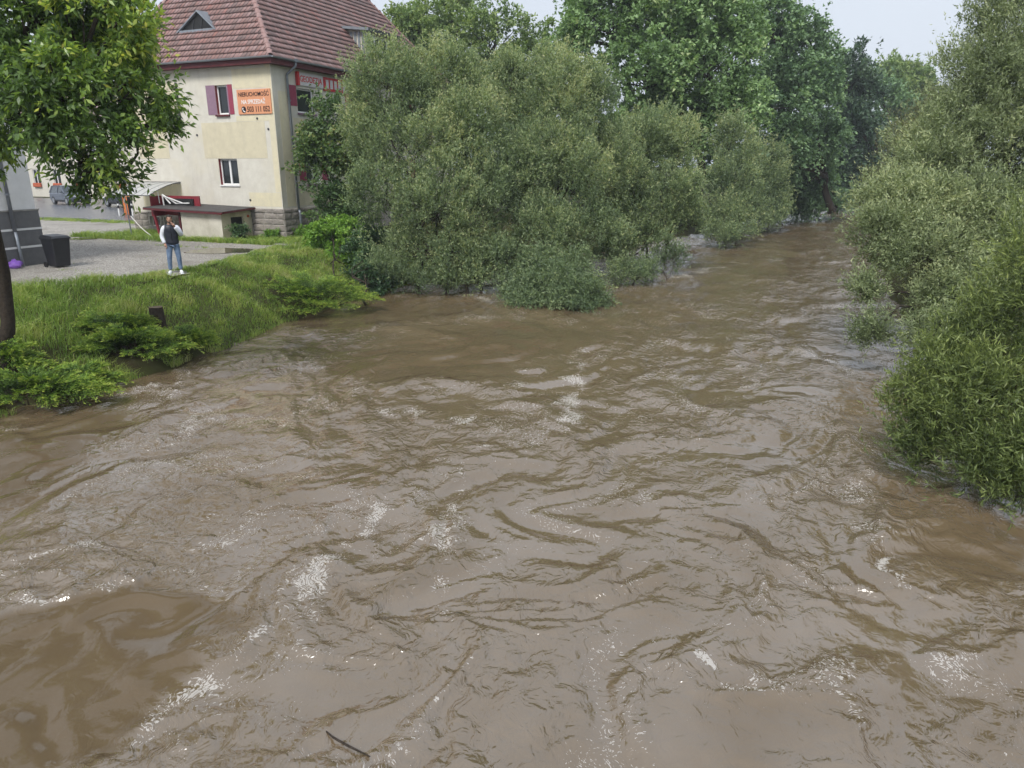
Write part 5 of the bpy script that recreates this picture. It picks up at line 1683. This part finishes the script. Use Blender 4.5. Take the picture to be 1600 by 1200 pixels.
tree('osier_bush', 'bright green narrow leaved osier bush close by at right edge', 'willow bush', [(8.1, 10.4, .1), (8.4, 9.8, .2), (8.0, 11.2, .1)],
     [lobe(1600, 430, 45, 90, 10.8), lobe(1545, 520, 60, 70, 11), lobe(1470, 590, 64, 62, 11.4), lobe(1425, 640, 44, 56, 11.4), lobe(1540, 620, 80, 80, 10.6), lobe(1480, 690, 66, 52, 10.6), lobe(1570, 710, 70, 80, 9.9), lobe(1430, 710, 36, 30, 10.8), lobe(1600, 770, 40, 46, 9.5), lobe(1520, 745, 40, 30, 9.9)], 'lf_osier', 'bark_willow', 33,
     640, 8, 15, .45, .112, .0195, tone=-.12, r0=.045, twig_n=140, tri=False, **{**wkw, 'up': .85, 'rnd': .55, 'jit': .02, 'rough': .6})

# --- foreground ash at the left edge
tree('ash_tree', 'dark trunked tree with drooping glossy leaves at upper left', 'tree', [at(1, 556, .9)],
     [lobe(40, 40, 90, 70, 15), lobe(150, 30, 80, 75, 14.6), lobe(192, 60, 52, 60, 15), lobe(90, 130, 90, 60, 14), lobe(195, 130, 62, 54, 14.6), lobe(60, 168, 75, 40, 13.6), lobe(150, 215, 66, 46, 14), lobe(235, 195, 42, 20, 14.8),
      lobe(150, 268, 50, 20, 14.4), lobe(-60, 120, 90, 120, 15), lobe(188, 5, 46, 50, 15.5), lobe(60, -30, 90, 60, 15), lobe(10, 90, 60, 60, 14.6)], 'lf_ash', 'bark', 41,
     330, 11, 14, .42, .150, .058, tri=False, top_at=at(-24, 170, Y=15.2), sub=0, up=-.1, out=.8, rnd=.5, droop=.55, jit=.04, nbias=.8, r0=.15, twig_n=110, inner=.3, bottom=.9, rough=.3, tip=.30, fold=.1, fork=.55)
# --- maple by the house, shrubs below it
tree('maple_tree', 'small dark leaved maple against the river side of the house', 'tree', [(-7.6, 33.6, 1.2)],
     [lobe(520, 190, 32, 44, 34.2), lobe(505, 255, 42, 50, 34), lobe(530, 330, 46, 50, 33.6), lobe(545, 240, 30, 60, 34), lobe(487, 225, 20, 30, 34), lobe(548, 390, 40, 50, 32.8)], 'lf_maple', 'bark', 42,
     300, 9, 11, .55, .15, .12, up=.2, nbias=1.0, droop=.3, r0=.07, jit=.05, rough=.4)
tree('bright_shrub', 'rounded bright green leafy shrub below the stone socle', 'shrub', [W0(520, 412, 1.3)],
     [lobe(518, 370, 42, 40, 31.5), lobe(545, 385, 34, 40, 31.3), lobe(500, 390, 26, 30, 31.2), lobe(520, 408, 40, 22, 31), lobe(550, 418, 34, 24, 30.6)], 'lf_shrub', 'bark', 43,
     420, 9, 11, .22, .10, .085, up=.3, nbias=.8, droop=.2, r0=.04, jit=.03, inner=.3, bottom=.9, rough=.2)
tree('vine_shrub', 'dark green climbing shrub hanging down to the water edge', 'shrub', [W0(570, 455, .6)],
     [lobe(565, 400, 30, 40, 30.6), lobe(560, 438, 34, 28, 29.2), lobe(590, 442, 26, 26, 28.8), lobe(585, 395, 26, 46, 30.6)], 'lf_vine', 'bark', 44,
     210, 9, 11, .33, .10, .085, up=.1, nbias=.6, droop=.4, r0=.04, jit=.04, inner=.3, bottom=1.0, rough=.3)
p = at(375, 378, Z0)
tree('weed_clump', 'leafy weed growing before the dark opening of the lean-to', 'plant', [(p[0], p[1], Z0)],
     [(np.array([p[0], p[1], Z0 + .45]), np.array([.32, .3, .42]))], 'lf_vine', 'bark', 45, 26, 7, 9, .25, .12, .06, up=.4, droop=.4, r0=.015, twig_n=8, jit=.02)
for px, py, s, lab in ((428, 374, .32, 'low green weeds at foot of the stone socle'), (470, 372, .5, 'taller weeds beside the lower downpipe of the house')):
    p = at(px, py, Z0)
    tree('weed_clump', lab, 'plant', [(p[0], p[1], Z0)], [(np.array([p[0], p[1], Z0 + s * .5]), np.array([s * 1.5, s, s * .6]))], 'lf_shrub', 'bark', 46 + px, 40, 7, 9, .22, .09, .05, up=.5, droop=.3, r0=.012, twig_n=6, jit=.02)

# --- spreading junipers: flat feathery fans in tiers
JUN = []
def juniper(label, c, rx, ry, hgt, seed, nb=95):
    JUN.append((c[0], c[1], rx, ry))
    rng = np.random.default_rng(seed)
    c = np.array(c, float)
    o = empty('spreading_juniper', c)
    tag(o, label, 'juniper', 'junipers on the bank')
    Pp, Dd, Nn, Ll, Ww, Tt = [], [], [], [], [], []
    mb = MB()
    for b in range(nb):
        a = rng.uniform(0, 2 * math.pi)
        q = math.sqrt(rng.uniform(.10, 1))
        tipx, tipy = math.cos(a) * rx * q, math.sin(a) * ry * q
        tipz = hgt * (1.02 - .75 * q * q) * rng.uniform(.75, 1.15) + .05
        start = np.array([tipx * .25, tipy * .25, tipz * .25])
        end = np.array([tipx, tipy, tipz])
        ax = end - start
        Lb = np.linalg.norm(ax)
        plume = min(1.0, max(.5, Lb * .85)) * rng.uniform(.8, 1.25)
        axd = unit(ax)
        axd = unit(axd + np.array([math.cos(a), math.sin(a), .1]) * .9)
        s0 = end - axd * plume
        if b % 3 == 0:
            mb.tube([start, (start + s0) / 2 + np.array([0, 0, -.04]), s0, s0 + axd * plume * .5], [.022, .016, .010, .004], 5, cap=False)
        sd_ = unit(np.cross(axd, [0, 0, 1.0]))
        upn = np.cross(sd_, axd)
        ns = 15
        for i in range(ns):
            t = (i + .5) / ns
            for sgn in (-1, 1):
                base_ = s0 + axd * plume * t + np.array([0, 0, .10 * math.sin(t * 2.2) - .14 * t * t])
                ln = plume * .42 * (1 - .75 * t) * rng.uniform(.7, 1.2) + .05
                td = unit(axd * .85 + sd_ * sgn * .75 + upn * rng.normal(0, .22))
                m = 9
                tt_ = rng.uniform(0, 1, m)
                pts = base_ + td * (ln * tt_)[:, None] + rng.normal(size=(m, 3)) * .012
                pts[:, 2] -= .12 * ln * tt_ ** 2
                Pp.append(pts)
                Dd.append(unit(td * 1.0 + sd_ * rng.normal(0, .45, (m, 1)) + axd * .3 + rng.normal(size=(m, 3)) * .25))
                Nn.append(upn + rng.normal(size=(m, 3)) * .5)
                Ll.append(rng.uniform(.045, .095, m))
                Ww.append(rng.uniform(.014, .024, m))
                Tt.append(np.clip(.06 + .50 * t + .46 * tt_ + rng.normal(0, .08, m) - .1 * (1 - q), 0, 1))
    P = np.concatenate(Pp)
    ok = P[:, 2] + c[2] > 0.03
    f = lambda X: np.concatenate(X)[ok]
    leaves('foliage', P[ok], f(Dd), f(Nn), f(Ll), f(Ww), f(Tt), 'lf_juniper', o)
    mb.build('branches', 'bark', o, fix=False)
def jun(px, py, rx, ry, h, seed, label, nb, z=None):
    z = 0.3 if z is None else z
    p = at(px, py, z)
    g = max(gz(p[0], p[1]), 0.0)
    juniper(label, (p[0], p[1], g), rx, ry, h, seed, nb)
jun(486, 474, 2.52, 1.78, 1.30, 51, 'wide yellow green juniper below the shrubs right of the grass bank', 129, .35)
jun(55, 628, 1.90, 1.00, 0.80, 52, 'lowest juniper at the left edge dipping into the water', 81, .1)
jun(210, 572, 1.68, 0.95, 0.80, 53, 'juniper spreading along water edge below the stump', 85, .15)
jun(290, 545, 1.12, 0.79, 0.63, 54, 'small juniper at water edge right of the stump', 51, .2)
jun(185, 535, 1.46, 0.73, 0.80, 55, 'dark juniper left of the stump high on the bank', 61, .6)
jun(5, 592, 1.12, 0.84, 0.71, 56, 'juniper at the foot of the dark tree trunk', 44, .45)
jun(125, 598, 1.12, 0.63, 0.63, 57, 'juniper between the leftmost one and the one under the stump', 44, .2)

# --- grass on the bank
def blades(name, X, Y, hgt, lean, seed, label, base_tint, wide=.010, up0=1.0, zoff=0.0):
    rng = np.random.default_rng(seed)
    n = len(X)
    Z = np.maximum(ground_z(X, Y), 0.0) + zoff
    B = np.stack([X, Y, Z], 1)
    az = rng.uniform(0, 2 * math.pi, n)
    ln = np.stack([np.cos(az), np.sin(az), np.zeros(n)], 1) * rng.uniform(.15, .75, n)[:, None] + lean
    L = hgt * rng.uniform(.55, 1.3, n)
    d1 = unit(ln * .5 + np.array([0, 0, 1.0]) * up0)
    d2 = unit(ln * 1.5 + np.array([0, 0, .25]))
    side_ = unit(np.cross(d1, rng.normal(size=(n, 3))))
    w = wide * rng.uniform(.7, 1.3, n)
    p1 = B + d1 * (L * .55)[:, None]
    p2 = p1 + d2 * (L * .55)[:, None]
    V = np.stack([B - side_ * w[:, None] * .5, B + side_ * w[:, None] * .5, p1 + side_ * w[:, None] * .45, p2, p1 - side_ * w[:, None] * .45], 1).reshape(-1, 3)
    i = np.arange(n)[:, None] * 5
    Q = np.concatenate([i + np.array([[0, 1, 2, 4]]), i + np.array([[4, 2, 3, 3]])], 0)
    # second face is a triangle: keep as separate quads with a doubled edge avoided
    V2 = np.concatenate([V, (p2 + side_ * w[:, None] * .04)], 0)
    Q[n:, 2] = 5 * n + np.arange(n)
    tint = np.clip(base_tint + rng.normal(0, .12, n), 0, 1)
    o = mesh_np(name, V2, Q, 'lf_grass', None, attrs={'tint': ('FACE', np.concatenate([tint, tint]))})
    return tag(o, label, 'grass', None, 'stuff')
def bank_samples(n, seed):
    rng = np.random.default_rng(seed)
    y = rng.uniform(11.5, 34, n)
    xs, xg = xl(SLp, y), xl(GEp, y)
    t = rng.uniform(-0.05, 1.05, n)
    x = xs + (xg - xs) * t
    ok = (x > -17.5)
    return x[ok], y[ok], t[ok]
gx, gy, gt = bank_samples(105000, 61)
cl = fbm(gx * 0.9, gy * 0.9, 3, 62)
keep = (np.random.default_rng(63).random(len(gx)) < np.clip(.75 + .5 * cl, .25, 1)) & (np.hypot(gx + 10.88, gy - 23.05) > .36) & (ground_z(gx, gy) > -.12)
gx, gy, gt, cl = gx[keep], gy[keep], gt[keep], cl[keep]
short = sstep(18.5, 21.5, gy + gx * .0 + 1.2 * (gx + 11)) * .55
jm_ = np.ones(len(gx), bool)
for jx, jy, ja, jb in JUN:
    jm_ &= ((gx - jx) / ja) ** 2 + ((gy - jy) / jb) ** 2 > .35
gx, gy, gt, cl = gx[jm_], gy[jm_], gt[jm_], cl[jm_]
short = sstep(18.5, 21.5, gy + 1.2 * (gx + 11)) * .55
hgt = (.25 * (1 - short) + .05) * np.clip(1 + .5 * cl, .6, 1.5)
tnt = np.where(np.random.default_rng(72).random(len(gx)) < .03, .6, 0.) + .43 + .42 * cl + .14 * short + .10 * fbm(gx * 3, gy * 3, 2, 65)
blades('bank_grass', gx, gy, hgt, np.array([.22, -.18, 0]), 64, 'long wet green grass covering the left river bank', tnt, .012)
# verge grass round the house, the lean-to and the street edge
rg = np.random.default_rng(66)
vx, vy_, vh = [], [], []
def strip(lx0, lx1, ly0, ly1, n, h):
    a, b = rg.uniform(lx0, lx1, n), rg.uniform(ly0, ly1, n)
    w = HC[None, :2] + a[:, None] * RV[None, :2] + b[:, None] * RU[None, :2]
    vx.append(w[:, 0]); vy_.append(w[:, 1]); vh.append(np.full(n, h) * rg.uniform(.6, 1.3, n))
strip(-4.4, 1.2, -2.6, -2.05, 5000, .26)
strip(-1.85, 1.0, -2.4, -.1, 6500, .20)
strip(0.1, 3.0, -2.0, 4.0, 7000, .25)
strip(-10.5, -4.4, -3.3, -2.2, 6000, .30)
strip(-9.5, -6.2, -2.2, -.1, 4500, .30)
strip(-24, -10.4, 3.7, 5.1, 6000, .16)
strip(-3.4, -0.5, -4.6, -4.3, 300, .1)
vx, vy_, vh = map(np.concatenate, (vx, vy_, vh))
cl = fbm(vx * 1.2, vy_ * 1.2, 3, 67)
keep = rg.random(len(vx)) < np.clip(.6 + .9 * cl, .1, 1)
blades('verge_grass', vx[keep], vy_[keep], vh[keep], np.array([0, -.05, 0]), 68, 'grass and weeds along the foot of the house and lean-to', .5 + .25 * cl[keep], .018)
# sparse tufts in the gravel
tx, ty = rg.uniform(-17, -9.5, 5000), rg.uniform(19, 33, 5000)
kp = (fbm(tx * .7, ty * .7, 3, 69) > .62) & in_yard(tx, ty)
if kp.sum() > 10:
    blades('gravel_tufts', tx[kp], ty[kp], np.full(kp.sum(), .07), np.zeros(3), 70, 'sparse low tufts growing through the gravel', np.full(kp.sum(), .5), .014)

# --- loose gravel stones
rs = np.random.default_rng(71)
nx, ny = rs.uniform(-20, -8.5, 22000), rs.uniform(18, 34, 22000)
kp = in_yard(nx, ny)
nx, ny = nx[kp], ny[kp]
n = len(nx)
nz = ground_z(nx, ny) + .014
s = rs.uniform(.012, .034, n)[:, None, None]
oct_ = np.array([(1, 0, 0), (0, 1, 0), (-1, 0, 0), (0, -1, 0), (0, 0, .7)], float)
rot = rs.uniform(0, 6.28, n)
c_, s_ = np.cos(rot), np.sin(rot)
v = oct_[None] * rs.uniform(.6, 1.3, (n, 5, 1)) * s
V = np.stack([v[..., 0] * c_[:, None] - v[..., 1] * s_[:, None] + nx[:, None], v[..., 0] * s_[:, None] + v[..., 1] * c_[:, None] + ny[:, None], v[..., 2] + nz[:, None]], -1).reshape(-1, 3)
i = np.arange(n)[:, None] * 5
Q = np.concatenate([i + np.array([[a, b, 4]]) for a, b in ((0, 1), (1, 2), (2, 3), (3, 0))], 0)
tag(mesh_np('loose_gravel', V, Q, 'pebble'), 'loose grey pebbles strewn over the yard', 'gravel', None, 'stuff')


# ------------------------------------------------------------------ damp air
m, nt, out = new_mat('damp_air')
pv = N(nt, 'ShaderNodeVolumePrincipled')
pv.inputs['Color'].default_value = (0.86, 0.93, 1.0, 1)
pv.inputs['Density'].default_value = 0.0007
pv.inputs['Anisotropy'].default_value = 0.2
nt.links.new(pv.outputs[0], out.inputs['Volume'])
hz_o = MB().box(-1000, 1000, -70, 1700, -4.0, 32.0).build('haze', m)
tag(hz_o, 'thin damp haze over the river', 'haze', None, 'stuff')
